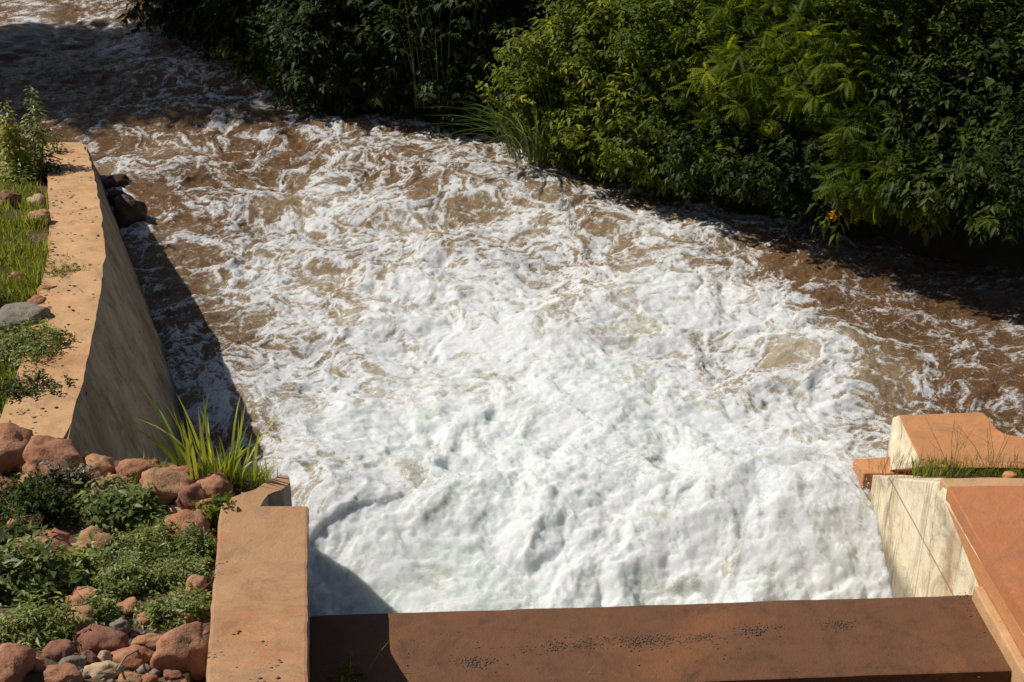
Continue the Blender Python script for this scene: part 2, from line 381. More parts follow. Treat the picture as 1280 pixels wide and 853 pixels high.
def water_mat():
    m, nt, b = new_mat('silty_foaming_water')
    a = N(nt, 'ShaderNodeAttribute', attribute_name='foam'); q = N(nt, 'ShaderNodeAttribute', attribute_name='air')
    v = coords(nt)
    nd = N(nt, 'ShaderNodeTexNoise', inp={'Scale': 3.0, 'Detail': 4.0, 'Roughness': 0.6}); L(nt, v, nd.inputs['Vector'])
    ns = N(nt, 'ShaderNodeVectorMath', operation='SUBTRACT'); L(nt, nd.outputs['Color'], ns.inputs[0]); ns.inputs[1].default_value = (0.5, 0.5, 0.5)
    nm = N(nt, 'ShaderNodeVectorMath', operation='SCALE', inp={'Scale': 0.55}); L(nt, ns.outputs[0], nm.inputs[0])
    na = N(nt, 'ShaderNodeVectorMath', operation='ADD'); L(nt, v, na.inputs[0]); L(nt, nm.outputs[0], na.inputs[1]); vw = na.outputs[0]
    def web(scale, width):
        vo = N(nt, 'ShaderNodeTexVoronoi', feature='DISTANCE_TO_EDGE', inp={'Scale': scale}); L(nt, vw, vo.inputs['Vector'])
        return fr(nt, vo.outputs['Distance'], 0.0, width, 1.0, 0.0)
    def ridge(scale, detail, dist, width):
        n = noise(nt, v, scale, detail, 0.6, dist)
        return fr(nt, math_(nt, 'ABSOLUTE', math_(nt, 'SUBTRACT', n, 0.5)), 0.0, width, 1.0, 0.0)
    va = coords(nt, (0.75, 1.35, 1.0))
    n0 = noise(nt, v, 2.2, 4, 0.6, 1.0); n1 = noise(nt, va, 9, 5, 0.72, 0.8); n2 = noise(nt, va, 46, 5, 0.8, 0.5); n3 = noise(nt, va, 170, 3, 0.85); n4 = noise(nt, va, 22, 4, 0.7, 1.5)
    g1 = web(4.2, 0.14); g2 = web(11, 0.18); g3 = ridge(30, 3, 1.0, 0.10); g4 = ridge(75, 2, 0.8, 0.12)
    f = math_(nt, 'ADD', math_(nt, 'MULTIPLY', a.outputs['Fac'], 0.80), math_(nt, 'MULTIPLY', math_(nt, 'SUBTRACT', n1, 0.5), 0.65))
    f = math_(nt, 'ADD', f, math_(nt, 'MULTIPLY', math_(nt, 'SUBTRACT', n2, 0.5), 1.0))
    f = math_(nt, 'ADD', f, math_(nt, 'MULTIPLY', math_(nt, 'SUBTRACT', n4, 0.5), 0.5))
    g = math_(nt, 'ADD', math_(nt, 'ADD', math_(nt, 'MULTIPLY', g1, 0.14), math_(nt, 'MULTIPLY', g2, 0.18)), math_(nt, 'ADD', math_(nt, 'MULTIPLY', g3, 0.24), math_(nt, 'MULTIPLY', g4, 0.18)))
    f = math_(nt, 'SUBTRACT', math_(nt, 'ADD', f, g), 0.13)
    film = fr(nt, f, 0.16, 0.80); lace = fr(nt, f, 0.38, 1.12)
    qv = math_(nt, 'ADD', q.outputs['Fac'], math_(nt, 'MULTIPLY', math_(nt, 'SUBTRACT', n0, 0.5), 0.22))
    water = ramp(nt, qv, [(0.0, (0.120, 0.056, 0.019)), (0.42, (0.19, 0.100, 0.040)), (0.70, (0.36, 0.255, 0.14)), (0.92, (0.58, 0.54, 0.42)), (1.0, (0.74, 0.80, 0.73))])
    filmc = ramp(nt, qv, [(0.0, (0.25, 0.165, 0.095)), (0.45, (0.40, 0.31, 0.22)), (0.8, (0.64, 0.61, 0.55)), (1.0, (0.80, 0.85, 0.80))])
    col = mix(nt, math_(nt, 'MULTIPLY', film, 0.75), water, filmc)
    speck = fr(nt, math_(nt, 'ADD', math_(nt, 'MULTIPLY', n3, 0.6), math_(nt, 'MULTIPLY', n2, 0.5)), 0.42, 0.68)
    white = mix(nt, speck, (0.83, 0.84, 0.83), (0.93, 0.93, 0.925))
    col = mix(nt, lace, col, white)
    L(nt, col, b.inputs['Base Color'])
    L(nt, fr(nt, film, 0.0, 0.8, 0.07, 0.5), b.inputs['Roughness'])
    b.inputs['IOR'].default_value = 1.33
    L(nt, fr(nt, q.outputs['Fac'], 0.5, 0.95, 0.0, 0.8), b.inputs['Subsurface Weight']); b.inputs['Subsurface Scale'].default_value = 0.10
    b.inputs['Subsurface Radius'].default_value = (1.0, 1.0, 0.9)
    h = math_(nt, 'ADD', math_(nt, 'MULTIPLY', n1, 0.6), math_(nt, 'MULTIPLY', g, 0.5))
    p = bump(nt, h, 0.55, 0.04, None); bump(nt, math_(nt, 'ADD', math_(nt, 'MULTIPLY', n3, 0.9), n2), 0.8, 0.018, b, p)
    return m
M['water'] = water_mat()
Vw = np.stack([X, Y, H], -1).reshape(-1, 3)
river = mesh_np('river', Vw, Fc, M['water'], smooth=True, attrs={'foam': foam.ravel(), 'air': FQ.ravel()})
tag(river, kind='structure')
def water_h(x, y):
    j = np.clip(np.searchsorted(xs, x), 0, nx-1); i = np.clip(np.searchsorted(ys, y), 0, ny-1); return H[i, j]

# spray: drops and torn foam flung off the boil
def blobs(name, pos, rad, mat, parent=None, sq=(1, 1, 1), attrs=None):
    oct_ = np.array([(1, 0, 0), (-1, 0, 0), (0, 1, 0), (0, -1, 0), (0, 0, 1), (0, 0, -1)], float)
    of = np.array([(0, 2, 4), (2, 1, 4), (1, 3, 4), (3, 0, 4), (2, 0, 5), (1, 2, 5), (3, 1, 5), (0, 3, 5)])
    n = len(pos); jit = 1+0.35*(rng.rand(n, 6, 1)-0.5)
    V = pos[:, None, :]+oct_[None]*np.asarray(rad).reshape(n, 1, -1)*jit*np.array(sq)
    Fx = (of[None]+(np.arange(n)*6)[:, None, None]).reshape(-1, 3)
    return mesh_np(name, V.reshape(-1, 3), Fx, mat, parent, smooth=True)
def spray():
    pts = []; rad = []
    crest = (foam > 0.75) & (X > -3.2) & (X < 3.0) & (Y > 9.2) & (Y < 13.5)
    hh = H[crest]; cx = X[crest]; cy = Y[crest]; thr = np.percentile(hh, 60)
    k = np.where(hh > thr)[0]
    for c in rng.choice(k, 520):
        n = rng.randint(4, 22); d = rng.normal(size=2)*0.05
        for j in range(n):
            t = rng.rand()**1.6
            pts.append((cx[c]+d[0]*t*2+rng.normal()*0.035, cy[c]+d[1]*t*2+rng.normal()*0.035, hh[c]+0.01+t*0.20*rng.rand())); rad.append(0.002+0.006*rng.rand()**3)
    for c in rng.choice(k, 90):   # against the right wall the jump throws more water
        x0 = rng.uniform(2.2, 2.88); y0 = rng.uniform(9.7, 11.0); z0 = water_h(x0, y0)
        for j in range(16):
            t = rng.rand()**1.5; pts.append((x0+rng.normal()*0.05, y0+rng.normal()*0.05, z0+0.01+t*0.28*rng.rand())); rad.append(0.0018+0.0055*rng.rand()**3)
    pts = np.array(pts); rad = np.array(rad)
    # fine mist of drops hanging over the crests
    c = rng.choice(k, 900); m = 42; cc = np.repeat(c, m); n = len(cc)
    q = rng.normal(size=(n, 3))*np.array((0.055, 0.045, 0.0)); q[:, 2] = 0.006+0.10*rng.rand(n)**2.2*np.repeat(rng.rand(900), m)
    pts = np.concatenate([pts, np.stack([cx[cc], cy[cc], hh[cc]], 1)+q]); rad = np.concatenate([rad, 0.0010+0.0016*rng.rand(n)**2])
    return pts, rad
def foam_mat():
    m, nt, b = new_mat('foam_drops'); v = coords(nt); n = noise(nt, v, 30, 2)
    L(nt, mix(nt, n, (0.82, 0.83, 0.82), (0.9, 0.9, 0.88)), b.inputs['Base Color']); b.inputs['Roughness'].default_value = 0.35; return m
M['foam'] = foam_mat()
sp_p, sp_r = spray()
tag(blobs('water_spray', sp_p, sp_r[:, None], M['foam']), kind='stuff')

# ---------------------------------------------------------------- concrete works
# slab over the outlet
c0, c1, c2, c3 = P(387, 769, 1.0), P(1225, 743, 1.0), P(1282, 838, 1.0), P(387, 870, 1.0)
lft = (c0-c1).normalized()
top = [c0+lft*0.0, c1, c2, c3]
bm = prism(bmesh.new(), [Vector(p) for p in top], down(top, 0.72)); weather(bm, 0.004, 0.015, 0.16)
slab = obj('concrete_slab', bm, M['slab'])
tag(slab, 'long brown concrete slab crossing the channel in front of the white water', 'slab')
# left channel wall
lw = empty('channel_wall', P(330, 700, 1.6), 'orange brown concrete channel wall with notched end beside the rocks', 'wall')
o_lw = lw.location.copy()
def local(pts, o): return [Vector(p)-o for p in pts]
ie = P(385, 632, 1.6); oe = P(275, 632, 1.6); ob = P(262, 776, 1.6)
prof = [(ie.y, 1.60), (7.80, 1.60), (7.3, 1.83), (6.6, 2.12), (5.6, 2.45)]
inn = []; out = []
for (yy, zz) in prof:
    w = yy*cp+(ZC-zz)*sp
    inn.append(Vector(((385-CX)/F*w, yy, zz)))
    row = np.interp(yy, [6.2, 6.7, oe.y], [255, 255, 275]); rowx = CX+(0)
    py = CY-F*((yy*sp+(zz-ZC)*cp)/w)
    out.append(Vector(((np.interp(py, [632, 853], [275, 255])-CX)/F*w, yy, zz)))
bm = bmesh.new()
rings = []
for a, b in zip(inn, out):
    rings.append([bm.verts.new(p-o_lw) for p in (a, b, Vector((b.x, b.y, -0.6)), Vector((a.x-0.16, a.y, -0.6)))])
bm.faces.new(rings[0]); bm.faces.new(list(reversed(rings[-1])))
for r0, r1_ in zip(rings, rings[1:]):
    for k in range(4): bm.faces.new((r0[k], r1_[k], r1_[(k+1) % 4], r0[(k+1) % 4]))
weather(bm, 0.008, 0.02, 0.13, 3); obj('wall_body', bm, M['wall_top'], lw)
endp = [(275, 634), (279, 628), (288, 622), (303, 617), (321, 612), (330, 603), (345, 596), (361, 594), (362.5, 603), (358, 607), (352, 612), (342, 615), (334, 618), (329, 624), (325.5, 634)]
ep = [P(a, b, 1.597) for a, b in endp]
bm = prism(bmesh.new(), local(ep, o_lw), local(down(ep, -0.6), o_lw)); weather(bm, 0.005, 0.008, 0.12, 5)
we = obj('curved_wall_end', bm, M['wall_top'], lw)
we.data.materials.append(M['grey_concrete'])
for pgn in we.data.polygons:
    if abs(pgn.normal.z) < 0.5: pgn.material_index = 1
# beyond the notch the wall runs on and steps down to the water
se = [(8.62, 1.52), (9.2, 1.26), (9.7, 0.85), (10.0, 0.50), (10.2, 0.05), (10.2, -0.6), (8.62, -0.6)]
bm = prism(bmesh.new(), local([Vector((-1.60-0.12*(y-8.62), y, z)) for y, z in se], o_lw), local([Vector((-1.85-0.12*(y-8.62), y, z)) for y, z in se], o_lw)); weather(bm, 0.006, 0.012, 0.14, 6)
obj('sloping_wall_end', bm, M['grey_concrete'], lw)

# wing wall
ww = empty('wing_wall', (wing_top[2].x, wing_top[2].y, 0), 'tall weathered concrete wing wall along the left river edge with sandy top', 'wall')
ow = ww.location.copy()
bm = bmesh.new(); rings = []; wyl = np.linspace(WY[0], WY[-1], 40)
def smooth_tab(y, xs_, ys_): 
    return sum(np.interp(y+d, xs_, ys_) for d in (-0.4, -0.2, 0, 0.2, 0.4))/5
for y in wyl:
    xt = smooth_tab(y, WY, WX); zt = smooth_tab(y, WY, WZ); xb = smooth_tab(y, [b[0] for b in base_tab], [b[1] for b in base_tab])
    if y == wyl[-1]: xt = WX[-1]; zt = WZ[-1]
    xb = max(xb, xt+0.02)
    bb = xb+(xb-xt)*0.6/max(zt, 0.3)
    th = 0.50
    rings.append([bm.verts.new(Vector(p)-ow) for p in ((xt, y, zt), (xt-th, y, zt), (xt-th, y, -0.6), (bb, y, -0.6))])
bm.faces.new(rings[0]); bm.faces.new(list(reversed(rings[-1])))
for r0, r1_ in zip(rings, rings[1:]):
    for k in range(4): bm.faces.new((r0[k], r1_[k], r1_[(k+1) % 4], r0[(k+1) % 4]))
edges = [e for e in bm.edges if abs(e.verts[0].co.y-e.verts[1].co.y) > 0.01 and max(v.co.z for v in e.verts) > 0.3]
bmesh.ops.bevel(bm, geom=edges, offset=0.022, segments=2, affect='EDGES')
weather(bm, 0.016, 0, 0.13, 8)
wb = obj('wall_body', bm, M['rim'], ww); wb.data.materials.append(M['wing_face'])
for pgn in wb.data.polygons:
    if abs(pgn.normal.z) < 0.6 and pgn.normal.x > 0: pgn.material_index = 1

# right channel wall: plane x = 3.14 - .107 (y - 8.21)
def rx(y, off=0.0): return 3.14-0.107*(y-8.21)+off
rw = empty('channel_wall', (3.3, 8.6, 1.34), 'cream streaked channel wall with red dusty cap at the right end of the slab', 'wall')
orw = rw.location.copy()
bm = bmesh.new()
prof = [(5.0, 1.30), (9.0, 1.30), (9.12, 1.27), (10.36, 0.47), (10.36, -0.7), (5.0, -0.7)]
A = [Vector((rx(y), y, z)) for y, z in prof]; B = [Vector((rx(y)+0.34, y, z)) for y, z in prof]
prism(bm, local(A, orw), local(B, orw)); weather(bm, 0.004, 0.012, 0.16, 11)
obj('wall_body', bm, M['cream'], rw)
# cap: wide red top, 40 mm, its front edge set 4 mm proud of the wall
cap = [Vector((rx(y, -0.004), y, 0)) for y in (8.98, 8.2, 7.4, 5.0)]+[Vector((6.5, 5.0, 0)), Vector((6.5, 8.98, 0))]
bm = prism(bmesh.new(), [p+Vector((0, 0, 1.345))-orw for p in cap], [p+Vector((0, 0, 1.22))-orw for p in cap]); weather(bm, 0.005, 0.015, 0.2, 12)
obj('wall_cap', bm, M['red_cap'], rw)
rimp = [Vector((rx(8.985, 0.004), 8.985, 0)), Vector((6.5, 8.985, 0)), Vector((6.5, 9.02, 0)), Vector((4.1, 9.10, 0)), Vector((3.4, 9.12, 0)), Vector((rx(9.11, 0.0), 9.11, 0))]
bm = prism(bmesh.new(), [p+Vector((0, 0, 1.315))-orw for p in rimp], [p+Vector((0, 0, 0.3))-orw for p in rimp]); weather(bm, 0.004, 0.01, 0.2, 13)
obj('cap_rim', bm, M['rim'], rw)
# stained parapet face above the slab, cut on a slant, and the kerb at its foot
pf = [(5.0, 1.03), (8.18, 1.03), (8.95, 1.215), (5.0, 1.215)]
A = [Vector((rx(y, -0.006), y, z)) for y, z in pf]; B = [Vector((rx(y, 0.05), y, z)) for y, z in pf]
bm = prism(bmesh.new(), local(A, orw), local(B, orw)); weather(bm, 0.001, 0.003, 0.2, 14); obj('stained_face', bm, M['orange_block'], rw)
kb = [Vector((rx(y, o), y, 0)) for y, o in ((8.17, -0.075), (8.17, -0.008), (5.0, -0.008), (5.0, -0.075))]
bm = prism(bmesh.new(), [p+Vector((0, 0, 1.10))-orw for p in kb], [p+Vector((0, 0, 0.9))-orw for p in kb]); weather(bm, 0.004, 0.012, 0.15, 15); obj('kerb', bm, M['rim'], rw)
# low shelf past the end of that wall and the block standing on it
sh = [P(1066, 574, 0.44), P(1114, 570, 0.44), P(1175, 580, 0.44), P(1175, 592, 0.44), P(1080, 592, 0.44)]
bm = prism(bmesh.new(), sh, down(sh, -0.7)); weather(bm, 0.004, 0.012, 0.15, 16)
tag(obj('concrete_ledge', bm, M['orange_block']), 'small low brown concrete ledge at the foot of the orange block', 'ledge')
bt = [P(1123, 519, 0.80), P(1229, 515, 0.80), P(1238, 524, 0.80), P(1243, 536, 0.80), P(1254, 544, 0.80), P(1272, 547, 0.80), P(1640, 553, 0.80), P(1640, 590, 0.80), P(1153, 584, 0.80)]
bb_ = [P(1115, 522, 0.45)]+[Vector((p.x, p.y, 0.45)) for p in bt[1:-1]]+[P(1112, 588, 0.45)]
bb2 = [Vector((p.x, p.y, -0.7)) for p in bb_]
bm = bmesh.new(); r0 = [bm.verts.new(p) for p in bt]; r1_ = [bm.verts.new(p) for p in bb_]; r2_ = [bm.verts.new(p) for p in bb2]
bm.faces.new(r0); bm.faces.new(list(reversed(r2_)))
for ra, rb in ((r0, r1_), (r1_, r2_)):
    for k in range(len(ra)): bm.faces.new((ra[k], rb[k], rb[(k+1) % len(ra)], ra[(k+1) % len(ra)]))
weather(bm, 0.005, 0.015, 0.14, 17)
blk = obj('concrete_block', bm, M['orange_block']); blk.data.materials.append(M['cream'])
for pgn in blk.data.polygons:
    if abs(pgn.normal.z) < 0.85 and pgn.normal.x < -0.3: pgn.material_index = 1
tag(blk, 'orange dusted concrete block with pale side beyond the grassy strip', 'block')

# ---------------------------------------------------------------- rocks
def make_rock(name, c, sx, sy, sz, mat, seed, ang=0.0, blocky=0.5, label=None, group=None, parent=None, cat='rock', sub=4):
    bm = bmesh.new(); bmesh.ops.create_icosphere(bm, subdivisions=sub, radius=1)
    r = np.random.RandomState(seed)
    nn = r.normal(size=(13, 3)); nn /= np.linalg.norm(nn, axis=1)[:, None]; dd = 0.55+0.36*r.rand(13)
    co = np.array([v.co for v in bm.verts])
    for n_, d_ in zip(nn, dd):                 # plane cuts give the worn, faceted faces
        s = co@n_; over = np.maximum(s-d_, 0); co = co-n_[None]*over[:, None]*blocky*1.5
    nz = fbm(co[:, 0]*1.6+seed, co[:, 1]*1.6+co[:, 2]*1.1, seed, 4)*0.15 + fbm(co[:, 0]*6+seed, co[:, 1]*6+co[:, 2]*5, seed+3, 3)*0.04
    co = co*(1+nz[:, None])
    co = co*np.array((sx, sy, sz)); ca, sa = math.cos(ang), math.sin(ang)
    co = np.stack([co[:, 0]*ca-co[:, 1]*sa, co[:, 0]*sa+co[:, 1]*ca, co[:, 2]], 1)
    for v, p in zip(bm.verts, co): v.co = p
    o = obj(name, bm, mat, parent, smooth=True); o.location = c
    if label: tag(o, label, cat, group)
    return o
RK = [ # px, py, w, h (photo pixels), material, label
 (8, 565, 60, 50, 'rock_red', 'pinkish boulder cut by the left edge below the grassy wall end'),
 (55, 579, 78, 50, 'rock_red', 'large twin humped dark red boulder below the wing wall'),
 (122, 589, 42, 27, 'rock_tan', 'smooth tan rounded rock just right of the twin humped boulder'),
 (172, 588, 54, 24, 'rock_red', 'flat reddish rock at the foot of the wing wall'),
 (128, 612, 46, 28, 'rock_tan', 'wedge shaped tan rock pointing right above the dark leafy weed'),
 (70, 606, 34, 22, 'rock_tan', 'small tan rock half buried in dry weeds below the twin humped boulder'),
 (3, 610, 28, 26, 'rock_red', 'small orange red rock at the left edge below the pinkish boulder'),
 (205, 609, 64, 44, 'rock_tan', 'big cracked tan boulder in the middle of the pile near the grass clump'),
 (226, 597, 46, 22, 'rock_red', 'flat red rock lying on the back of the cracked tan boulder'),
 (242, 627, 42, 38, 'rock_dark', 'dark brown rounded rock leaning on the front of the cracked tan boulder'),
 (268, 616, 42, 34, 'rock_red', 'red brown rock between the grass clump and the notched channel wall'),
 (263, 641, 36, 32, 'rock_tan', 'pale orange wedge rock leaning against the channel wall'),
 (228, 640, 42, 18, 'rock_pale', 'pale flat rock below the dark brown rounded rock'),
 (235, 663, 60, 38, 'rock_red', 'reddish boulder with a dark hollow beside the round leaved plant'),
 (48, 702, 80, 42, 'rock_red', 'large flat purple red rock slab among the weeds at left'),
 (62, 678, 46, 22, 'rock_red', 'narrow reddish rock lying behind the flat purple red slab'),
 (117, 686, 46, 38, 'rock_tan', 'rough orange cone shaped rock standing in the weeds'),
 (103, 756, 48, 34, 'rock_red', 'rough crumbling red brown rock beside the bent dead twig'),
 (92, 780, 50, 32, 'rock_tan', 'tan brown rock under the bent dead twig'),
 (125, 805, 58, 32, 'rock_dark', 'dark red brown long rock above the small pale egg stone'),
 (162, 825, 52, 24, 'rock_red', 'long red rock right of the small pale egg stone'),
 (131, 824, 17, 19, 'rock_pale', 'small pale yellow egg shaped stone between dark red rocks'),
 (109, 826, 26, 16, 'rock_dark', 'small dark red stone left of the pale egg stone'),
 (131, 840, 44, 20, 'rock_pale', 'cream angular stone lying in front of the pale egg stone'),
 (227, 819, 68, 54, 'rock_red', 'big square red boulder against the foot of the channel wall'),
 (182, 776, 21, 17, 'rock_tan', 'small round tan stone in the weeds left of the channel wall'),
 (172, 764, 22, 16, 'rock_dark', 'small dark red stone behind the round tan stone'),
 (72, 814, 40, 28, 'rock_dark', 'olive brown rock half under the pale weed near the bottom'),
 (16, 832, 50, 48, 'rock_red', 'rough red rock in the bottom left corner'),
 (76, 847, 46, 24, 'rock_red', 'dark red rock at the bottom edge below the olive brown rock'),
 (188, 803, 40, 16, 'rock_tan', 'flat tan rock behind the big square red boulder'),
 (245, 737, 30, 24, 'rock_tan', 'brown rock half hidden in weeds touching the channel wall'),
 (150, 785, 22, 24, 'rock_grey', 'dark grey upright stone among weeds above the long red rock'),
 (180, 838, 17, 11, 'rock_grey', 'small grey pebble beside the big square red boulder'),
 (193, 843, 14, 10, 'rock_grey', 'tiny pale grey pebble right of the grey pebble'),
 (160, 850, 30, 13, 'rock_tan', 'flat orange stone at the bottom edge beside the cream angular stone'),
 (187, 850, 18, 12, 'rock_red', 'small pink stone at the bottom edge beside the grey pebbles'),
 (90, 829, 30, 16, 'rock_grey', 'blue grey flat stone beside the cream angular stone'),
 (28, 402, 64, 36, 'rock_grey', 'big smooth grey boulder on the bank beside the wing wall'),
 (50, 383, 27, 22, 'rock_red', 'round pink stone touching the big smooth grey boulder'),
 (35, 427, 30, 14, 'rock_red', 'small flat pink stone in front of the big grey boulder'),
 (18, 457, 16, 11, 'rock_tan', 'small orange stone in the dark weeds below the grey boulder'),
 (45, 274, 30, 20, 'rock_tan', 'square tan stone in the grass near the wing wall top'),
 (46, 254, 22, 16, 'rock_pale', 'dull tan stone standing behind the square tan stone'),
 (11, 252, 28, 22, 'rock_dark', 'brown rounded rock at the left edge below the white green weed'),
 (50, 221, 28, 10, 'rock_pale', 'flat pale stone at the foot of the tall green weed'),
 (6, 132, 36, 16, 'rock_dark', 'topmost dark red rock at the left edge by the shaded river'),
 (29, 149, 22, 14, 'rock_red', 'reddish rock behind the yellowing weed'),
 (20, 139, 18, 10, 'rock_red', 'small red rock between two rocks at the shaded river edge'),
 (4, 172, 24, 22, 'rock_tan', 'tan rock at the left edge beside the yellowing weed'),
 (12, 190, 30, 14, 'rock_red', 'low pink rock at the foot of the yellowing weed'),
 (160, 760, 30, 20, 'rock_red', 'pink brown rock in the middle of the weeds above the grey upright stone'),
 (212, 718, 30, 18, 'rock_tan', 'pale brown rock showing through the fine leaved weed cushion'),
 (30, 655, 40, 20, 'rock_red', 'dusty red rock under the dark tangled weed'),
 (190, 655, 34, 20, 'rock_tan', 'dusty orange rock right of the dark broad leaved plant'),
 (150, 715, 30, 18, 'rock_red', 'half buried pink rock right of the orange cone shaped rock'),
 (60, 780, 34, 22, 'rock_dark', 'dark rock in shade left of the tan brown rock'),
 (225, 775, 34, 18, 'rock_red', 'low red rock behind the flat tan rock near the channel wall'),
 (20, 790, 34, 22, 'rock_red', 'dull red rock at the left edge above the pale green weed'),
 (150, 605, 30, 18, 'rock_red', 'small red rock between the flat reddish rock and the cracked tan boulder'),
 (90, 596, 30, 20, 'rock_red', 'small red rock in the gap left of the smooth tan rock'),
 (38, 605, 34, 22, 'rock_tan', 'dusty brown rock in front of the twin humped boulder'),
 (248, 600, 26, 16, 'rock_tan', 'small tan rock at the foot of the grass clump'),
 (285, 626, 22, 16, 'rock_tan', 'small orange stone beside the corner of the channel wall'),
 (40, 830, 26, 18, 'rock_tan', 'tan stone right of the bottom left red rock'),
 (215, 845, 22, 12, 'rock_dark', 'dark flat stone under the big square red boulder'),
 (60, 365, 24, 14, 'rock_tan', 'brown clod in the grass above the round pink stone'),
 (20, 350, 30, 16, 'rock_red', 'low red rock in the bank grass above the big grey boulder'),
 (94, 172, 22, 10, 'rock_red', 'small red rock at the far end of the wing wall'),
]
for i, (px, py, w, h, mt, lab) in enumerate(RK):
    p0 = hit(px, py+h*0.30, bank_left)
    dist = (p0-Vector((0, 0, ZC))).length
    s = dist/F
    sx = w*s*0.575; sz = min(h*s*0.68, sx*1.05); sy = max(min(h*s*0.80, sx*1.15), 0.45*sx)
    d = ray(px, py); 
    zc = float(bank_left(p0.x, p0.y))+sz*0.35
    c = P(px, py, zc)
    make_rock('rock' if max(w, h) > 24 else 'stone', c, sx, sy, sz, M[mt], 100+i*7, rng.uniform(-0.25, 0.25), 0.28+0.26*((i*37) % 10)/10, lab, 'rocks on the left bank', sub=4 if w > 20 else 3)
for i, (px, py, w, h, mt, lab) in enumerate([(142, 229, 34, 20, 'rock_wet', 'dark square rock in the river against the wing wall'),
        (161, 268, 42, 50, 'rock_wet', 'large dark wet boulder in the river at the foot of the wing wall'), (146, 247, 26, 16, 'rock_wet', 'small wet rock awash between two dark river rocks')]):
    c = P(px, py, 0.10); s = (c-Vector((0, 0, ZC))).length/F
    make_rock('rock', c, w*s*0.55, w*s*0.5, h*s*0.55, M[mt], 300+i, 0.3, 0.5, lab, 'rocks in the river')
c = P(1262, 596, 0.85); make_rock('stone', c, 0.06, 0.05, 0.05, M['orange_block'], 333, 0, 0.4, 'small orange clod in the grass behind the red cap', None, cat='stone')
# gravel between the stones
def gravel(name, n, area, hf, r0, r1v, mat):
    pos = hitv(rng.uniform(area[0], area[2], n), rng.uniform(area[1], area[3], n), hf); r = rng.uniform(r0, r1v, n)
    pos[:, 2] += r*0.3; rad = np.stack([r*rng.uniform(.8, 1.4, n), r, r*.7], 1)
    return tag(blobs(name, np.array(pos), np.array(rad), mat), kind='stuff')
gravel('gravel', 200, (100, 780, 215, 875), bank_left, 0.006, 0.022, M['rock_grey'])
gravel('red_gravel', 120, (0, 540, 260, 870), bank_left, 0.01, 0.035, M['rock_red'])

# dark debris lying on the slab and specks on the wall top
pos = []; rad = []
for (a, b, w, h, n) in [(590, 828, 24, 7, 110), (655, 812, 10, 5, 18), (695, 808, 14, 6, 40), (725, 806, 14, 6, 35), (795, 802, 32, 7, 110), (830, 798, 20, 6, 70), (880, 796, 18, 5, 45), (940, 788, 16, 6, 80), (965, 784, 20, 4, 14), (1046, 781, 18, 5, 70), (780, 803, 150, 8, 110), (700, 812, 220, 22, 60), (1215, 745, 14, 8, 60), (1225, 765, 14, 20, 18)]:
    for _ in range(int(n*1.5)):
        p = P(a+rng.normal()*w*0.6, b+rng.normal()*h*0.6, 1.004)
        if p.x > rx(p.y)-0.09: continue
        r = 0.0025+0.006*rng.rand()**2; pos.append((p.x, p.y, 1.002)); rad.append((r*1.2, r, r*0.6))
tag(blobs('slab_debris', np.array(pos), np.array(rad), M['debris']), kind='stuff')
pos = []; rad = []
def walltop(px, py):
    for zz in np.arange(2.5, 1.55, -0.01):
        p = P(px, py, zz)
        if zz <= np.interp(p.y, [5.6, 6.6, 7.3, 7.8, 9], [2.45, 2.12, 1.83, 1.6, 1.6]): return p
    return p
for (a, b, n, sd) in [(330, 805, 7, 14), (345, 832, 8, 9), (322, 850, 12, 12), (298, 788, 4, 8), (280, 700, 22, 6), (277, 720, 10, 6), (265, 820, 10, 5), (272, 812, 8, 8), (300, 830, 6, 25)]:
    for _ in range(n):
        p = walltop(a+rng.normal()*sd*0.5, b+rng.normal()*sd*0.6); r = rng.uniform(0.003, 0.012); pos.append((p.x, p.y, p.z+0.002)); rad.append((r*1.3, r, r*0.5))
for _ in range(420):
    y = rng.uniform(WY[0]+0.05, WY[-1]-0.1); t = rng.rand()**1.6
    x = smooth_tab(y, WY, WX)-0.03-(1-t)*0.44; r = rng.uniform(0.003, 0.014); pos.append((x, y, smooth_tab(y, WY, WZ)+0.001)); rad.append((r*1.6, r, r*0.5))
tag(blobs('wall_specks', np.array(pos), np.array(rad), M['debris']), kind='stuff')

# ---------------------------------------------------------------- foliage
def norm(a): return a/np.maximum(np.linalg.norm(a, axis=-1, keepdims=True), 1e-6)
def leaves(Pp, D, Un, Ln, Wd, fold=0.18, droop=0.15):
    D = norm(D); B = norm(np.cross(Un, D)); Nn = np.cross(D, B)
    Ln = Ln[:, None]; Wd = Wd[:, None]
    v0 = Pp; v1 = Pp+D*Ln*0.38+B*Wd*0.5+Nn*Wd*fold; v2 = Pp+D*Ln*0.38-B*Wd*0.5+Nn*Wd*fold
    v3 = Pp+D*Ln*0.42; v4 = Pp+D*Ln-Nn*Ln*droop
    V = np.stack([v0, v1, v2, v3, v4], 1).reshape(-1, 3)
    f = np.array([(0, 3, 1), (0, 2, 3), (1, 3, 4), (3, 2, 4)])
    Fc = (f[None]+(np.arange(len(Pp))*5)[:, None, None]).reshape(-1, 3)
    return V, Fc
def blob_points(blobs_, n, r, shell=0.33):
    vol = np.array([b[3]*b[4]*b[5] for b in blobs_])**0.75; k = r.choice(len(blobs_), n, p=vol/vol.sum())
    bb = np.array(blobs_)[k]; d = norm(r.normal(size=(n, 3))); rad = r.rand(n, 1)**shell
    wob = 1+0.46*pn(d[:, 0]*2.2+k*3.7, d[:, 1]*2.2+d[:, 2]*2.7, 77)[:, None]
    return bb[:, :3]+d*rad*wob*bb[:, 3:], norm(d/bb[:, 3:])
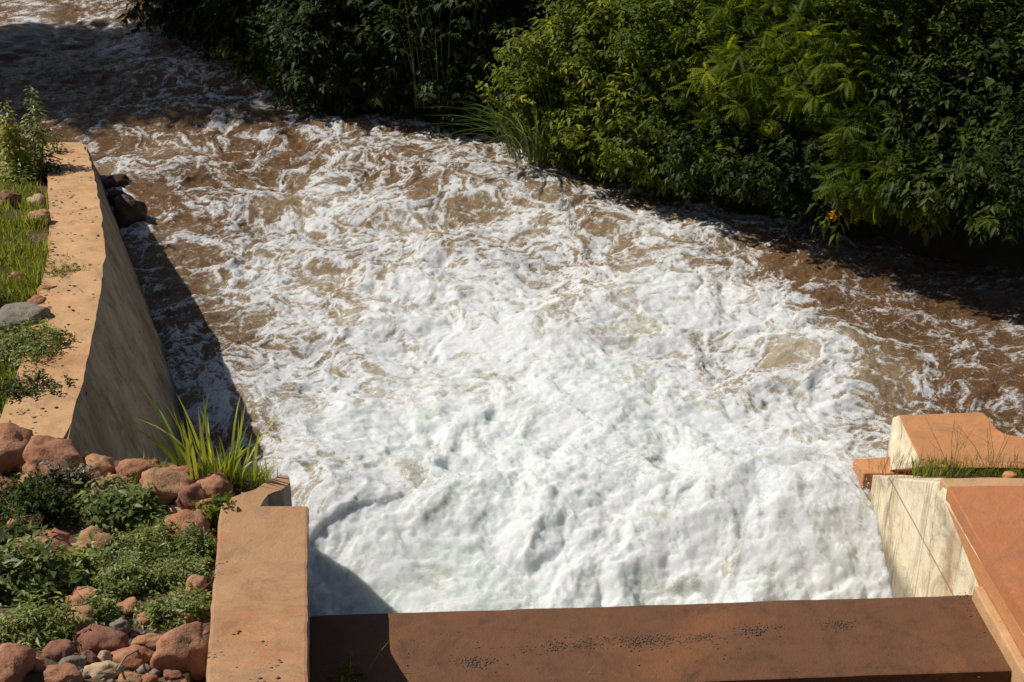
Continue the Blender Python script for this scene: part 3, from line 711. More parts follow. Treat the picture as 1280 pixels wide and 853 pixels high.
def leaf_crown(blobs_, n_cl, per, Ln, asp, seed, droop=0.5, twig=0.28, tone_bias=0.0, floor=None):
    r = np.random.RandomState(seed)
    c, o = blob_points(blobs_, n_cl, r)
    if floor is not None:
        k = c[:, 2] > floor(c[:, 0], c[:, 1]); c = c[k]; o = o[k]
    n = len(c); td = norm(o*0.8+r.normal(size=(n, 3))*0.45+np.array((0, 0, 0.15)))
    tv = np.clip(0.45+0.22*r.normal(size=n)+tone_bias, 0, 1)
    c = np.repeat(c, per, 0); td = np.repeat(td, per, 0); tv = np.repeat(tv, per); m = len(c)
    t = np.tile(np.linspace(-0.5, 0.5, per), n)[:, None]
    side = norm(np.cross(td, np.array((0, 0, 1.0)))); sg = np.where(np.arange(m) % 2 == 0, 1, -1)[:, None]
    Pp = c+td*t*twig+r.normal(size=(m, 3))*twig*0.06
    D = td*0.55+side*sg*0.75+r.normal(size=(m, 3))*0.25-np.array((0, 0, droop))
    Un = np.array((0, 0, 1.0))+r.normal(size=(m, 3))*0.35+td*0.35
    ln = Ln*(0.6+0.7*r.rand(m)); V, Fc = leaves(Pp, D, Un, ln, ln*asp*(0.8+0.4*r.rand(m)))
    tone = np.clip(tv+0.13*r.normal(size=m), 0, 1)
    return V, Fc, np.repeat(tone, 5)
def feather_crown(blobs_, n_cl, per, Ln, seed, tone_bias=0.0, floor=None, pairs=9):
    """pinnate fronds: a rachis with pairs of small leaflets"""
    r = np.random.RandomState(seed); c, o = blob_points(blobs_, n_cl, r)
    if floor is not None:
        k = c[:, 2] > floor(c[:, 0], c[:, 1]); c = c[k]; o = o[k]
    n = len(c); td = norm(o*0.8+r.normal(size=(n, 3))*0.4+np.array((0, 0, 0.2)))
    tv = np.clip(0.45+0.22*r.normal(size=n)+tone_bias, 0, 1)
    c = np.repeat(c, per, 0); td = np.repeat(td, per, 0); tv = np.repeat(tv, per); m = len(c)
    a = np.tile(np.arange(per)*2.4, n)[:, None]; s1 = norm(np.cross(td, np.array((0.1, 0.2, 1.0)))); s2 = np.cross(td, s1)
    D = norm(td*0.7+s1*np.cos(a)*0.8+s2*np.sin(a)*0.8-np.array((0, 0, 0.35))+r.normal(size=(m, 3))*0.15)
    Un = norm(np.array((0, 0, 1.0))+r.normal(size=(m, 3))*0.3); B = norm(np.cross(Un, D)); Nn = np.cross(D, B)
    ln = (Ln*(0.65+0.6*r.rand(m)))[:, None]
    Ps = []; Ds = []; Us = []; Ls = []; Ts = []
    for k in range(pairs):
        t = (k+1)/pairs; base = c+D*ln*t-Nn*ln*0.35*t*t
        for sgn in (1, -1):
            Ps.append(base); Ds.append(B*sgn*0.9+D*0.45-Nn*0.25); Us.append(Nn); Ls.append(ln[:, 0]*0.34*(1-0.55*abs(t-0.45))); Ts.append(tv)
    Pp = np.concatenate(Ps); ll = np.concatenate(Ls); V, Fc = leaves(Pp, np.concatenate(Ds), np.concatenate(Us), ll, ll*0.34)
    return V, Fc, np.repeat(np.clip(np.concatenate(Ts)+0.08*r.normal(size=len(ll)), 0, 1), 5)
def tubes(paths, sides=6):
    """paths: list of (points, radii) -> V, F (quads)"""
    Vs = []; Fs = []; off = 0
    for pts, rad in paths:
        pts = np.array(pts, float); n = len(pts); tg = np.gradient(pts, axis=0); tg = norm(tg)
        ref = np.array((0.3, 1.0, 0.1)); s = norm(np.cross(tg, ref)); t2 = np.cross(tg, s)
        a = np.arange(sides)/sides*2*np.pi
        ring = pts[:, None]+(s[:, None]*np.cos(a)[None, :, None]+t2[:, None]*np.sin(a)[None, :, None])*np.array(rad)[:, None, None]
        Vs.append(ring.reshape(-1, 3))
        for i in range(n-1):
            for k in range(sides):
                Fs.append((off+i*sides+k, off+i*sides+(k+1) % sides, off+(i+1)*sides+(k+1) % sides, off+(i+1)*sides+k))
        off += n*sides
    return np.concatenate(Vs), np.array(Fs)
def limbs(base, blobs_, n, r0, seed, trunk_h=0.35, lean=0.12):
    r = np.random.RandomState(seed); base = np.array(base, float); paths = []
    cen = np.average(np.array(blobs_)[:, :3], axis=0); fork = base+(cen-base)*trunk_h+r.normal(size=3)*0.05
    paths.append(([base-np.array((0, 0, 0.15)), base+(fork-base)*0.5+r.normal(size=3)*0.04, fork], (r0*1.25, r0, r0*0.85)))
    pts, _ = blob_points(blobs_, n, r, 0.5)
    for p in pts:
        mid = fork+(p-fork)*0.5+np.array((0, 0, 0.12))*np.linalg.norm(p-fork)+r.normal(size=3)*0.08
        paths.append(([fork, fork+(mid-fork)*0.5+r.normal(size=3)*0.03, mid, p], (r0*0.6, r0*0.42, r0*0.28, r0*0.1)))
    return tubes(paths)
def plant(name, label, cat, base, V, Fc, tone, mat, stem=None, crown_name='crown', stem_name='trunk', group=None, stem_mat='bark'):
    e = empty(name, base, label, cat, group)
    b = np.array(base, dtype=float)
    mesh_np(crown_name, V-b, Fc, mat, e, attrs={'tone': tone})
    if stem is not None: mesh_np(stem_name, stem[0]-b, stem[1], M[stem_mat], e, smooth=True)
    return e

# -- far bank shrubs. pixel centre, distance behind the water edge, radii
GB = 'shrubs and trees along the far bank'
def bx_edge(x): return float(np.interp(x, BXs, BYs))
def blob_px(px, py, y, rx_, ry, rz):
    d = ray(px, py); t = y/d[1]; return (d[0]*t, y, ZC+d[2]*t, rx_, ry, rz)
def shrub(px, base_d, blobs_, kind, n, per, Ln, mat, label, seed, tb=0.0, name='shrub', nl=14, asp=0.42, tr=0.035, droop=0.5):
    bx = sum(b[0] for b in blobs_)/len(blobs_); by = max(bx_edge(bx)+base_d, min(b[1] for b in blobs_)-0.2)
    base = (bx, by, float(bank_far(np.array(bx), np.array(by))))
    fl = lambda x, y: np.maximum(bank_far(x, y)+0.02, 0.12)
    if kind == 'leaf': V, Fc, tn = leaf_crown(blobs_, n, per, Ln, asp, seed, droop, 0.3, tb, fl)
    else: V, Fc, tn = feather_crown(blobs_, n, per, Ln, seed, tb, fl)
    return plant(name, label, 'tree' if 'tree' in name else 'shrub', base, V, Fc, tn, M[mat], limbs(base, blobs_, nl, tr, seed+1), group=GB)
def yb(px, py): return P(px, py, 0).y
def be(px, py, off, rx_, ry, rz):
    d = ray(px, py); y = 19.0
    for _ in range(8): y = 0.5*y+0.5*(bx_edge(d[0]*y/d[1])+off)
    return blob_px(px, py, y, rx_, ry, rz)
def bz(px, off, z, rx_, ry, rz):
    y = 19.0
    for _ in range(8): x = (px-CX)/F*(y*cp+(ZC-z)*sp); y = 0.5*y+0.5*(bx_edge(x)+off)
    return (x, y, z, rx_, ry, rz)
shrub(740, .5, [be(735, 105, .5, 1.15, 0.8, 0.95), be(790, 60, .8, 1.2, 0.9, 0.9), be(800, 150, .2, 0.9, 0.75, 0.75), be(700, 150, .3, 0.5, 0.5, 0.55)],
      'leaf', 3200, 12, 0.10, 'leaf_mid', 'large sunlit leafy shrub rising beside the reed clump', 401, 0.05)
shrub(860, .5, [be(880, 60, .7, 1.1, 0.9, 0.95), be(870, 130, .3, 0.85, 0.7, 0.8), be(850, 185, -.1, 0.75, 0.5, 0.5)],
      'leaf', 2300, 12, 0.095, 'leaf_mid', 'leafy green shrub overhanging the water left of the feathery tree', 402, -0.1)
shrub(1000, .6, [be(985, 95, .3, 1.0, 0.85, 0.7), be(1075, 85, .4, 1.1, 0.9, 0.75), be(1010, 30, .9, 1.3, 0.9, 0.8), be(940, 150, .2, 0.7, 0.6, 0.5)],
      'feather', 1800, 6, 0.18, 'leaf_bright', 'feathery bright green tree with fern like leaves above the river', 403, 0.0, 'feathery_tree', tr=0.05)
shrub(1120, .4, [be(1130, 170, .0, 0.8, 0.7, 0.6), be(1095, 212, -.6, 0.6, 0.5, 0.36), be(1150, 228, -.85, .5, .4, .28)],
      'feather', 760, 6, 0.175, 'leaf_mid', 'feathery dark green shrub hanging low over the shaded water', 404, -0.2)
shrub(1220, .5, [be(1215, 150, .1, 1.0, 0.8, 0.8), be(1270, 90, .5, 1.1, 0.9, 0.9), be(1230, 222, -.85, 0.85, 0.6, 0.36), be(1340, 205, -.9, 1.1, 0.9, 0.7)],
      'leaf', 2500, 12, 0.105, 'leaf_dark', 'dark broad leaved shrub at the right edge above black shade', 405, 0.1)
shrub(1180, 1.8, [be(1170, 40, 1.2, 1.3, 0.9, 0.9), be(1270, 10, 1.4, 1.4, 1.0, 1.0), be(1390, 60, 1.2, 1.4, 1.0, 1.0)],
      'leaf', 2000, 12, 0.11, 'leaf_mid', 'tall leafy tree behind the dark shrub in the top right corner', 406, -0.1, 'leafy_tree', tr=0.06)
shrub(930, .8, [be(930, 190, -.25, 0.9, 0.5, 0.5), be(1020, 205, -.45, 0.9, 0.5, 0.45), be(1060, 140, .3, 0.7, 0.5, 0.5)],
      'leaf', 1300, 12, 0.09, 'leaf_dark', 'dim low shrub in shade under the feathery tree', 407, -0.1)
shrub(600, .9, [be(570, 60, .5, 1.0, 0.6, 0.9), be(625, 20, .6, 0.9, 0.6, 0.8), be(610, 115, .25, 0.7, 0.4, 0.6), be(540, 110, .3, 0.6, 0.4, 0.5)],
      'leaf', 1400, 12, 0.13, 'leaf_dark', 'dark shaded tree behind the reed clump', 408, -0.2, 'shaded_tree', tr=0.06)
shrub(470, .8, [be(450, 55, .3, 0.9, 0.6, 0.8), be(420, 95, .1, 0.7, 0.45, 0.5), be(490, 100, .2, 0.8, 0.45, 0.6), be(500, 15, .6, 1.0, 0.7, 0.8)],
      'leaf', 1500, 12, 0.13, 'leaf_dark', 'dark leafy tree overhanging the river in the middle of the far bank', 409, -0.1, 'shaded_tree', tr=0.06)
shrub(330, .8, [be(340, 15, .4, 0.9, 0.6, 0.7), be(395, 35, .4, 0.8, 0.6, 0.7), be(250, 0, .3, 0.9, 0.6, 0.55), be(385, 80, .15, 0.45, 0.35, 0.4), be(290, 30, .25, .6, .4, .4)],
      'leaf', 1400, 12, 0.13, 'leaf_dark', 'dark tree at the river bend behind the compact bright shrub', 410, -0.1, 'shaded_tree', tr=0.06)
shrub(335, .1, [be(325, 66, -.1, 0.5, 0.35, 0.26), be(360, 80, -.1, 0.4, 0.3, 0.22)],
      'leaf', 420, 12, 0.085, 'leaf_mid', 'compact round green shrub at the water edge near the river bend', 411, 0.15, nl=8, tr=0.02)
shrub(760, .1, [be(755, 224, -.25, 0.36, 0.22, 0.10), be(725, 206, -.2, 0.25, 0.2, 0.12)],
      'leaf', 170, 10, 0.07, 'leaf_bright', 'small bright green plant trailing in the white water below the reeds', 412, 0.1, 'water_plant', nl=6, tr=0.01)
shrub(900, .1, [be(897, 190, -.5, 0.20, 0.18, 0.15)], 'leaf', 45, 10, 0.10, 'leaf_bright', 'small light green sprig hanging in front of the dark bank', 413, 0.15, nl=5, tr=0.01)
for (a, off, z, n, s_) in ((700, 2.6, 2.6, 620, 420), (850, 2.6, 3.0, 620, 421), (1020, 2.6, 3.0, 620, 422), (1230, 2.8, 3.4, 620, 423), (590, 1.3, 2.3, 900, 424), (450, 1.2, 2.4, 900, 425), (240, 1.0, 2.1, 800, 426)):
    shrub(a, off*0.8, [bz(a, off, z, 1.6, 1.0, 1.2), bz(a+50, off-0.2, z-0.7, 1.2, 0.8, 0.9), bz(a-60, off+.1, z-.3, 1.1, .8, .9)]+([bz(1050, -.1, 3.7, 1.0, .8, .5)] if s_ == 422 else []), 'leaf', n, 12, 0.17, 'leaf_dark',  # last blob: bough out of view, added to shade the shrubs at right
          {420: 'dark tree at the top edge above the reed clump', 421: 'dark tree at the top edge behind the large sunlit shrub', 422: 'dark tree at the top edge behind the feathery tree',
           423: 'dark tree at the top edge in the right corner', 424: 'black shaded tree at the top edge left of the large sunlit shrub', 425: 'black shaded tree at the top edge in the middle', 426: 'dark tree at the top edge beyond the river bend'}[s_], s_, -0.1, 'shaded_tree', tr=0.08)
# yellow flowered sprigs
for (px, py, s_, lab) in ((1160, 268, 430, 'drooping sprig with yellow flowers over black shade at right'), (1040, 268, 431, 'small yellow flower cluster by the shaded water')):
    bp = blob_px(px, py, yb(px, py+75)+0.3, 0.16, 0.14, 0.10)
    V, Fc, tn = leaf_crown([bp], 16 if s_ == 430 else 5, 8, 0.16, 0.3, s_, 0.9, 0.25, 0.2)
    base = (bp[0], bp[1]+0.5, bp[2]+0.25)
    st = tubes([([base, (bp[0], bp[1]+0.2, bp[2]+0.2), bp[:3]], (0.012, 0.009, 0.005))])
    e = plant('flowering_sprig', lab, 'plant', base, V, Fc, tn, M['leaf_mid'], st, 'leaves', 'stem', None)
    r = np.random.RandomState(s_); fp = np.array(bp[:3])+r.normal(size=(26, 3))*np.array((0.03, 0.03, 0.03))+np.array((0.0, -0.08, 0.03))
    V, Fc = leaves(fp, r.normal(size=(26, 3)), r.normal(size=(26, 3)), np.full(26, 0.035), np.full(26, 0.03))
    mesh_np('blossom', V-np.array(base), Fc, M['petal'], e, attrs={'tone': np.repeat(r.rand(26), 5)})

# -- blades
def blades(roots, dirs, Ln, Wd, bend, seed, seg=5):
    """arching strips; dirs = horizontal lean vectors (n,2)"""
    n = len(roots); t = np.linspace(0, 1, seg+1)[None, :, None]
    Ln = np.asarray(Ln)[:, None, None]; be = np.asarray(bend)[:, None, None]
    h = np.concatenate([dirs, np.zeros((n, 1))], 1)[:, None, :]
    up = np.array((0, 0, 1.0))[None, None]
    c = roots[:, None, :]+Ln*(up*(t*(1-0.55*be*t))+h*(t*0.35+be*t*t*0.75))
    sd = norm(np.stack([-dirs[:, 1], dirs[:, 0], np.zeros(n)], 1)+np.random.RandomState(seed).normal(size=(n, 3))*0.25)[:, None, :]
    w = np.asarray(Wd)[:, None, None]*0.5*(1-t**2.2)*(0.55+0.9*np.minimum(t*3, 1)*0.5)
    V = np.stack([c-sd*w, c+sd*w], 2).reshape(n, -1, 3)
    f = np.array([(2*i, 2*i+1, 2*i+3, 2*i+2) for i in range(seg)])
    Fc = (f[None]+(np.arange(n)*(2*seg+2))[:, None, None]).reshape(-1, 4)
    return V.reshape(-1, 3), Fc, 2*seg+2
def blade_obj(name, roots, lean, Ln, Wd, bend, mat, seed, parent=None, tb=0.5):
    r = np.random.RandomState(seed); n = len(roots)
    V, Fc, k = blades(np.asarray(roots, float), np.asarray(lean, float), Ln, Wd, bend, seed)
    tone = np.repeat(np.clip(tb+0.25*r.normal(size=n), 0, 1), k)
    if parent is not None: V = V-np.array(parent.location)
    return mesh_np(name, V, Fc, mat, parent, attrs={'tone': tone})
def clump(name, label, cat, base, n, spread, Ln, Wd, bend, mat, seed, lean_bias=(0, 0), tb=0.5, group=None, lean=0.55):
    r = np.random.RandomState(seed); e = empty(name, base, label, cat, group)
    a = r.rand(n)*2*np.pi; rr = np.sqrt(r.rand(n))
    roots = np.array(base)+np.stack([np.cos(a)*rr*spread, np.sin(a)*rr*spread*0.7, np.zeros(n)-0.02], 1)
    ld = np.stack([np.cos(a), np.sin(a)], 1)*(0.15+lean*r.rand(n, 1))+np.array(lean_bias)+r.normal(size=(n, 2))*0.12
    blade_obj('blades', roots, ld, Ln*(0.45+0.65*r.rand(n)), Wd*(0.6+0.6*r.rand(n)), np.clip(bend*(0.4+1.0*r.rand(n)), 0, 1.2), M[mat], seed, e, tb)
    return e
# reed clump on the far bank
p = P(690, 195, 0.1)
e = clump('reed_clump', 'clump of arching reeds leaning left over the water beside the sunlit shrub', 'reeds', (p.x-0.22, p.y-0.08, 0.15), 210, 0.34, 1.5, 0.024, 0.8, 'reed', 440, (-0.18, -0.14), 0.6, None, 0.45)
p = P(560, 160, 0.1); clump('reed_clump', 'tall thin shaded reeds standing in front of the dark middle tree', 'reeds', (p.x, p.y+0.5, 0.3), 160, 0.6, 1.9, 0.025, 0.3, 'reed', 441, (0, 0), 0.2, None, 0.25)
# grass clump by the left channel wall: two fans
p1 = hit(252, 600, bank_left); p2 = hit(292, 606, bank_left)
e = empty('grass_clump', (p1.x, p1.y, p1.z), 'tall bright green grass clump at the shaded water edge beside the channel wall', 'grass clump')
r = np.random.RandomState(450)
def fan(c, n, lx, ly, L0, sd, w=0.022):
    q = np.random.RandomState(sd); roots = np.array(c)+np.stack([q.normal(size=n)*0.05, q.normal(size=n)*0.05, np.full(n, -0.03)], 1)
    ld = np.stack([lx+q.normal(size=n)*0.32, ly+q.normal(size=n)*0.25], 1)
    blade_obj('blades', roots, ld, L0*(0.5+0.6*q.rand(n)), w*(0.7+0.5*q.rand(n)), np.clip(0.35+0.3*q.normal(size=n), 0, 1), M['grass'], sd, e, 0.85)
fan(p1, 24, -0.25, 0.2, 0.74, 451, 0.028); fan(p2, 24, 0.48, 0.15, 0.76, 452, 0.028); fan((p1+p2)/2, 60, 0.1, 0.0, 0.36, 453, 0.014); fan(p2+Vector((0.18, 0, 0)), 60, 0.25, 0.0, 0.30, 454, 0.012)

def grass_area(name, hf, area, n, Ln, Wd, seed, mat='grass', tb=0.45, test=None, bend=0.5):
    r = np.random.RandomState(seed); px = r.uniform(area[0], area[2], n*8); py = r.uniform(area[1], area[3], n*8)
    if test: k = test(px, py, r); px = px[k]; py = py[k]
    roots = hitv(px[:n], py[:n], hf); roots[:, 2] -= 0.01
    if hf is bank_left:
        wo = np.interp(roots[:, 1], WY, WX)-0.50; roots = roots[(roots[:, 0] < wo) | (roots[:, 1] < WY[0]-0.02)]
    n = len(roots)
    a = r.rand(n)*2*np.pi; ld = np.stack([np.cos(a), np.sin(a)], 1)*(0.15+0.6*r.rand(n, 1))
    o = blade_obj(name, np.array(roots), ld, Ln*(0.4+0.8*r.rand(n)), np.full(n, Wd), np.clip(bend*(0.4+r.rand(n)), 0, 1.1), M[mat], seed, None, tb)
    return tag(o, kind='stuff')
def patchy(sc, thr):
    def t(px, py, r): return pn(px/sc, py/sc*1.7, 88)*0.9+r.normal(size=len(px))*0.15 > thr
    return t
grass_area('grass', bank_left, (-40, 235, 92, 385), 4800, 0.18, 0.011, 460, tb=0.55, test=patchy(38, -0.18))
grass_area('dry_grass', bank_left, (-40, 235, 95, 385), 900, 0.15, 0.007, 461, 'grass_dry', 0.4, patchy(30, 0.0))
grass_area('bank_grass', bank_left, (-30, 420, 115, 566), 2600, 0.16, 0.010, 462, tb=0.4, test=patchy(30, -0.1))
grass_area('edge_grass', bank_left, (150, 560, 345, 606), 1500, 0.17, 0.008, 463, tb=0.5)
grass_area('weed_grass', bank_left, (-30, 560, 262, 640), 900, 0.12, 0.007, 464, tb=0.35, test=patchy(30, -0.1))
grass_area('verge_grass', bank_left, (-900, 180, -60, 850), 9000, 0.20, 0.013, 467, tb=0.4, test=patchy(90, -0.25))
grass_area('strip_grass', bank_right, (1140, 580, 1330, 600), 1500, 0.13, 0.007, 465, tb=0.55)
grass_area('strip_dry_grass', bank_right, (1085, 580, 1330, 600), 300, 0.22, 0.004, 466, 'grass_dry', 0.4, None, 0.25)
# dry thin weed standing in front of the orange block
for (px, py, sd, lab) in ((1190, 592, 470, 'thin dry branching weed in front of the orange block'), (1238, 592, 471, 'taller dry weed stem right of the branching weed before the block')):
    b = hit(px, py, bank_right); r = np.random.RandomState(sd); paths = []
    for k in range(5):
        d = np.array((r.normal()*0.18, r.normal()*0.08, 0.38+0.2*r.rand()))
        p0 = np.array(b)-np.array((0, 0, 0.02)); p1_ = p0+d*0.5; p2_ = p0+d
        paths.append(([p0, p1_+r.normal(size=3)*0.02, p2_], (0.0022, 0.0018, 0.001)))
        for q in range(3):
            s0 = p0+d*(0.4+0.5*r.rand()); paths.append(([s0, s0+np.array((r.normal()*0.06, r.normal()*0.03, 0.06)), s0+np.array((r.normal()*0.10, r.normal()*0.05, 0.11))], (0.0013, 0.0011, 0.0007)))
    V, Fc = tubes(paths, 4); o = mesh_np('dry_weed', V, Fc, M['grass_dry'], None, attrs={'tone': np.full(len(V), 0.85)}, loc=tuple(b)); tag(o, lab, 'weed')

# -- leafy weeds on the near bank
GW = 'weeds on the left bank'
def weed(px, py, w, h, n, per, Ln, mat, label, seed, tb=0.0, hgt=0.16, asp=0.45, droop=0.35, name='weed', cat='weed', feather=False, lift=0.0, nl=16):
    w *= 1.1; h *= 1.1; n = int(n*1.35)
    c = hit(px, py, bank_left); s = (c-Vector((0, 0, ZC))).length/F
    fy = abs(ray(px, py)[2]/np.linalg.norm(ray(px, py)))
    rx_ = w*s*0.5; ry = max(h*s*0.5/fy*0.85, 0.06)
    bl_ = [(c.x+rng.uniform(-.3, .3)*rx_, c.y+rng.uniform(-.3, .3)*ry, c.z+lift+hgt*0.35, rx_*0.75, ry*0.75, hgt) for _ in range(3)]+[(c.x, c.y, c.z+lift+hgt*0.3, rx_*0.85, ry*0.85, hgt*0.7)]+[(c.x+rng.uniform(-1.15, 1.15)*rx_, c.y+rng.uniform(-1.1, 1.1)*ry, c.z+lift+hgt*0.3, rx_*rng.uniform(.2, .4), ry*rng.uniform(.2, .4), hgt*rng.uniform(.4, 1.1)) for _ in range(4)]
    fl = lambda x, y: bank_left(x, y)+0.0
    if feather: V, Fc, tn = feather_crown(bl_, n, per, Ln, seed, tb, fl, 6)
    else: V, Fc, tn = leaf_crown(bl_, n, per, Ln, asp, seed, droop, Ln*2.4, tb, fl)
    base = (c.x, c.y, c.z)
    return plant(name, label, cat, base, V, Fc, tn, M[mat], limbs(base, bl_, nl, 0.006, seed+1, 0.2), 'leaves', 'stems', GW, 'twig')
weed(32, 640, 100, 50, 420, 8, 0.035, 'leaf_dark', 'dark tangled weed left of the broad leaved plant below the red boulders', 501, 0.25)
weed(85, 615, 80, 30, 200, 8, 0.04, 'leaf_dry', 'half dried brown weed around the half buried tan rock', 502, 0.0)
weed(148, 652, 92, 34, 250, 8, 0.07, 'leaf_weed', 'dark broad leaved plant with large shiny leaves in the middle of the weeds', 503, -0.15, 0.14, 0.5)
weed(190, 700, 120, 70, 900, 8, 0.032, 'leaf_weed', 'wide mat of small leaved light green weeds left of the channel wall', 504, 0.05)
weed(225, 735, 80, 55, 480, 8, 0.032, 'leaf_weed', 'small leaved weed patch touching the channel wall around the brown rock', 505, -0.02, 0.13)
weed(150, 740, 70, 60, 380, 8, 0.035, 'leaf_weed', 'small leaved weed patch right of the crumbling red rock', 506, -0.05, 0.13)
weed(25, 745, 100, 70, 420, 8, 0.065, 'leaf_weed', 'broad leaved dark weed below the flat purple red slab', 507, -0.2, 0.2, 0.45)
weed(92, 722, 70, 26, 150, 8, 0.06, 'leaf_weed', 'light green weed between the purple slab and the orange cone rock', 508, 0.2, 0.13)
weed(42, 802, 80, 42, 300, 8, 0.05, 'leaf_weed', 'pale green narrow leaved weed above the bottom left red rock', 509, 0.1, 0.15, 0.28)
weed(205, 780, 60, 34, 240, 8, 0.034, 'leaf_weed', 'low green weed behind the big square red boulder', 510, 0.0, 0.09)
weed(120, 775, 50, 26, 160, 8, 0.036, 'leaf_weed', 'small weed tuft filling the gap between the crumbling rock and the long dark rock', 521, 0.0, 0.10)
weed(20, 690, 60, 30, 200, 8, 0.05, 'leaf_dark', 'dark leafy weed at the left edge above the broad leaved weed', 522, 0.3, 0.14)
weed(240, 700, 60, 60, 420, 8, 0.03, 'leaf_weed', 'fine leaved weed cushion beside the channel wall below the hollow boulder', 523, -0.05, 0.12)
weed(230, 765, 60, 26, 150, 8, 0.036, 'leaf_weed', 'sparse low weed beside the channel wall above the big square red boulder', 524, 0.05, 0.08)
weed(277, 652, 36, 34, 80, 8, 0.045, 'leaf_bright', 'small bright round leaved plant growing against the channel wall', 511, 0.1, 0.12, 0.8)
weed(158, 622, 50, 22, 110, 8, 0.035, 'leaf_weed', 'thin green weed between the wedge rock and the cracked tan boulder', 512, 0.05, 0.1)
weed(40, 440, 90, 60, 420, 8, 0.036, 'leaf_weed', 'bushy weed in front of the big grey boulder', 513, 0.0, 0.16)
weed(72, 462, 60, 34, 210, 8, 0.04, 'leaf_dark', 'dark creeping weed spilling over the sandy wing wall top', 514, 0.3, 0.06, lift=0.1)
weed(30, 500, 90, 40, 320, 8, 0.034, 'leaf_dark', 'dark low weed beside the near end of the wing wall', 515, 0.2, 0.12)
weed(30, 545, 80, 22, 220, 8, 0.03, 'leaf_weed', 'green weed fringe just above the red boulders', 516, 0.0, 0.12)
weed(75, 556, 60, 16, 130, 8, 0.03, 'leaf_weed', 'grassy green weed at the shaded foot of the wing wall end', 525, 0.05, 0.12, 0.22)
weed(14, 228, 40, 30, 130, 8, 0.06, 'leaf_weed', 'white green leafy weed below the yellowing weed', 517, 0.25, 0.14)
weed(70, 226, 40, 22, 110, 8, 0.05, 'leaf_dark', 'dark weed clump at the wing wall edge below the tall green weed', 518, 0.1, 0.12)
weed(80, 350, 44, 26, 200, 8, 0.03, 'leaf_bright', 'small fresh green tuft on the wing wall edge', 519, 0.2, 0.09, 0.25)
# tall weeds
def tall_weed(px, py_base, h_px, w_px, mat, label, seed, n, Ln, tb):
    b = hit(px, py_base, bank_left); s = (b-Vector((0, 0, ZC))).length/F
    hgt = h_px*s/cp; r = np.random.RandomState(seed); paths = []; Pp = []; D = []; Ln_ = []
    for k in range(5):
        lean = np.array((r.normal()*0.14, r.normal()*0.1, 1.0)); hh = hgt*(1.0 if k == 0 else r.uniform(0.55, 0.9)); p0 = np.array(b)+np.array((r.normal()*0.04, r.normal()*0.04, -0.03))
        if k == 0: lean[:2] *= 0.3
        pts = [p0+lean*hh*t+np.array((math.sin(t*3+k), 0, 0))*0.02 for t in np.linspace(0, 1, 6)]; paths.append((pts, np.linspace(0.008, 0.0025, 6)))
        for j in range(n//5):
            t = r.rand()**0.8*0.95+0.05; q = p0+lean*hh*t; a = r.rand()*6.28; ext = w_px*s*0.5*(1-0.75*t)*r.rand()
            dv = np.array((math.cos(a), math.sin(a), 0.15)); Pp.append(q+dv*ext); D.append(dv+np.array((0, 0, -0.35))); Ln_.append(Ln*(1.15-0.6*t)*r.uniform(0.7, 1.2))
    Pp = np.array(Pp); D = np.array(D); Ln_ = np.array(Ln_)
    V, Fc = leaves(Pp, D, np.array((0, 0, 1.0))+r.normal(size=D.shape)*0.3, Ln_, Ln_*0.42)
    plant('tall_weed', label, 'weed', tuple(b), V, Fc, np.repeat(np.clip(0.5+tb+0.2*r.normal(size=len(Pp)), 0, 1), 5), M[mat], tubes(paths, 5), 'leaves', 'stems', GW, 'twig')
tall_weed(50, 222, 102, 46, 'leaf_weed', 'tall upright green weed at the far end of the wing wall', 530, 620, 0.095, 0.0)
tall_weed(22, 222, 84, 44, 'leaf_yellow', 'yellowing upright weed at the left edge beside the tall green weed', 531, 620, 0.10, 0.1)
tall_weed(74, 200, 40, 40, 'leaf_dark', 'thin dark sprig right of the tall green weed', 532, 120, 0.07, 0.3)
# small plants at the lower edge of the slab
def small_plant(px, py, z, n, Ln, spread, mat, label, seed, hgt):
    p = P(px, py, z); b = (p.x, p.y, z); bl_ = [(p.x, p.y, z+hgt*0.6, spread, spread, hgt*0.5)]
    V, Fc, tn = leaf_crown(bl_, n, 6, Ln, 0.4, seed, 0.3, Ln*2, 0.15)
    return plant('small_weed', label, 'weed', b, V, Fc, tn, M[mat], limbs(b, bl_, 8, 0.004, seed+1, 0.3), 'leaves', 'stems', None, 'twig')
p = P(440, 905, 0.62); 
w1 = small_plant(440, 905, 0.62, 34, 0.06, 0.07, 'leaf_bright', 'small bright weed with one long grass blade at the shaded slab edge', 540, 0.46)
blade_obj('grass_blade', np.array([(p.x, p.y, 0.62), (p.x-.02, p.y, 0.62), (p.x, p.y, 0.62)]), np.array([(0.45, 0.2), (-0.1, 0.1), (0.05, .3)]), np.array([0.85, .65, .6]), np.array([0.010, .008, .008]), np.array([0.5, 0.2, .1]), M['grass'], 541, w1, 0.8)
small_plant(1205, 884, 0.62, 26, 0.06, 0.10, 'leaf_weed', 'low green weed at the bottom edge in front of the slab at right', 542, 0.34)
small_plant(1060, 888, 0.62, 8, 0.05, 0.05, 'leaf_weed', 'tiny green sprig at the bottom edge left of the low green weed', 543, 0.30)
p = P(705, 905, 0.62); b0 = empty('grass_tuft', (p.x, p.y, 0.62), 'single pale grass stem curving up over the middle of the slab', 'grass')
blade_obj('blades', np.array([(p.x, p.y, 0.62)]*3), np.array([(0.5, 0.15), (0.2, 0.0), (-.3, 0)]), np.array([0.62, 0.35, .35]), np.array([0.009, 0.008, .008]), np.array([0.45, 0.6, .6]), M['grass_dry'], 544, b0, 0.9)
p = P(850, 900, 0.62); b0 = empty('grass_tuft', (p.x, p.y, 0.62), 'little dry grass tuft at the bottom edge near the slab middle', 'grass')
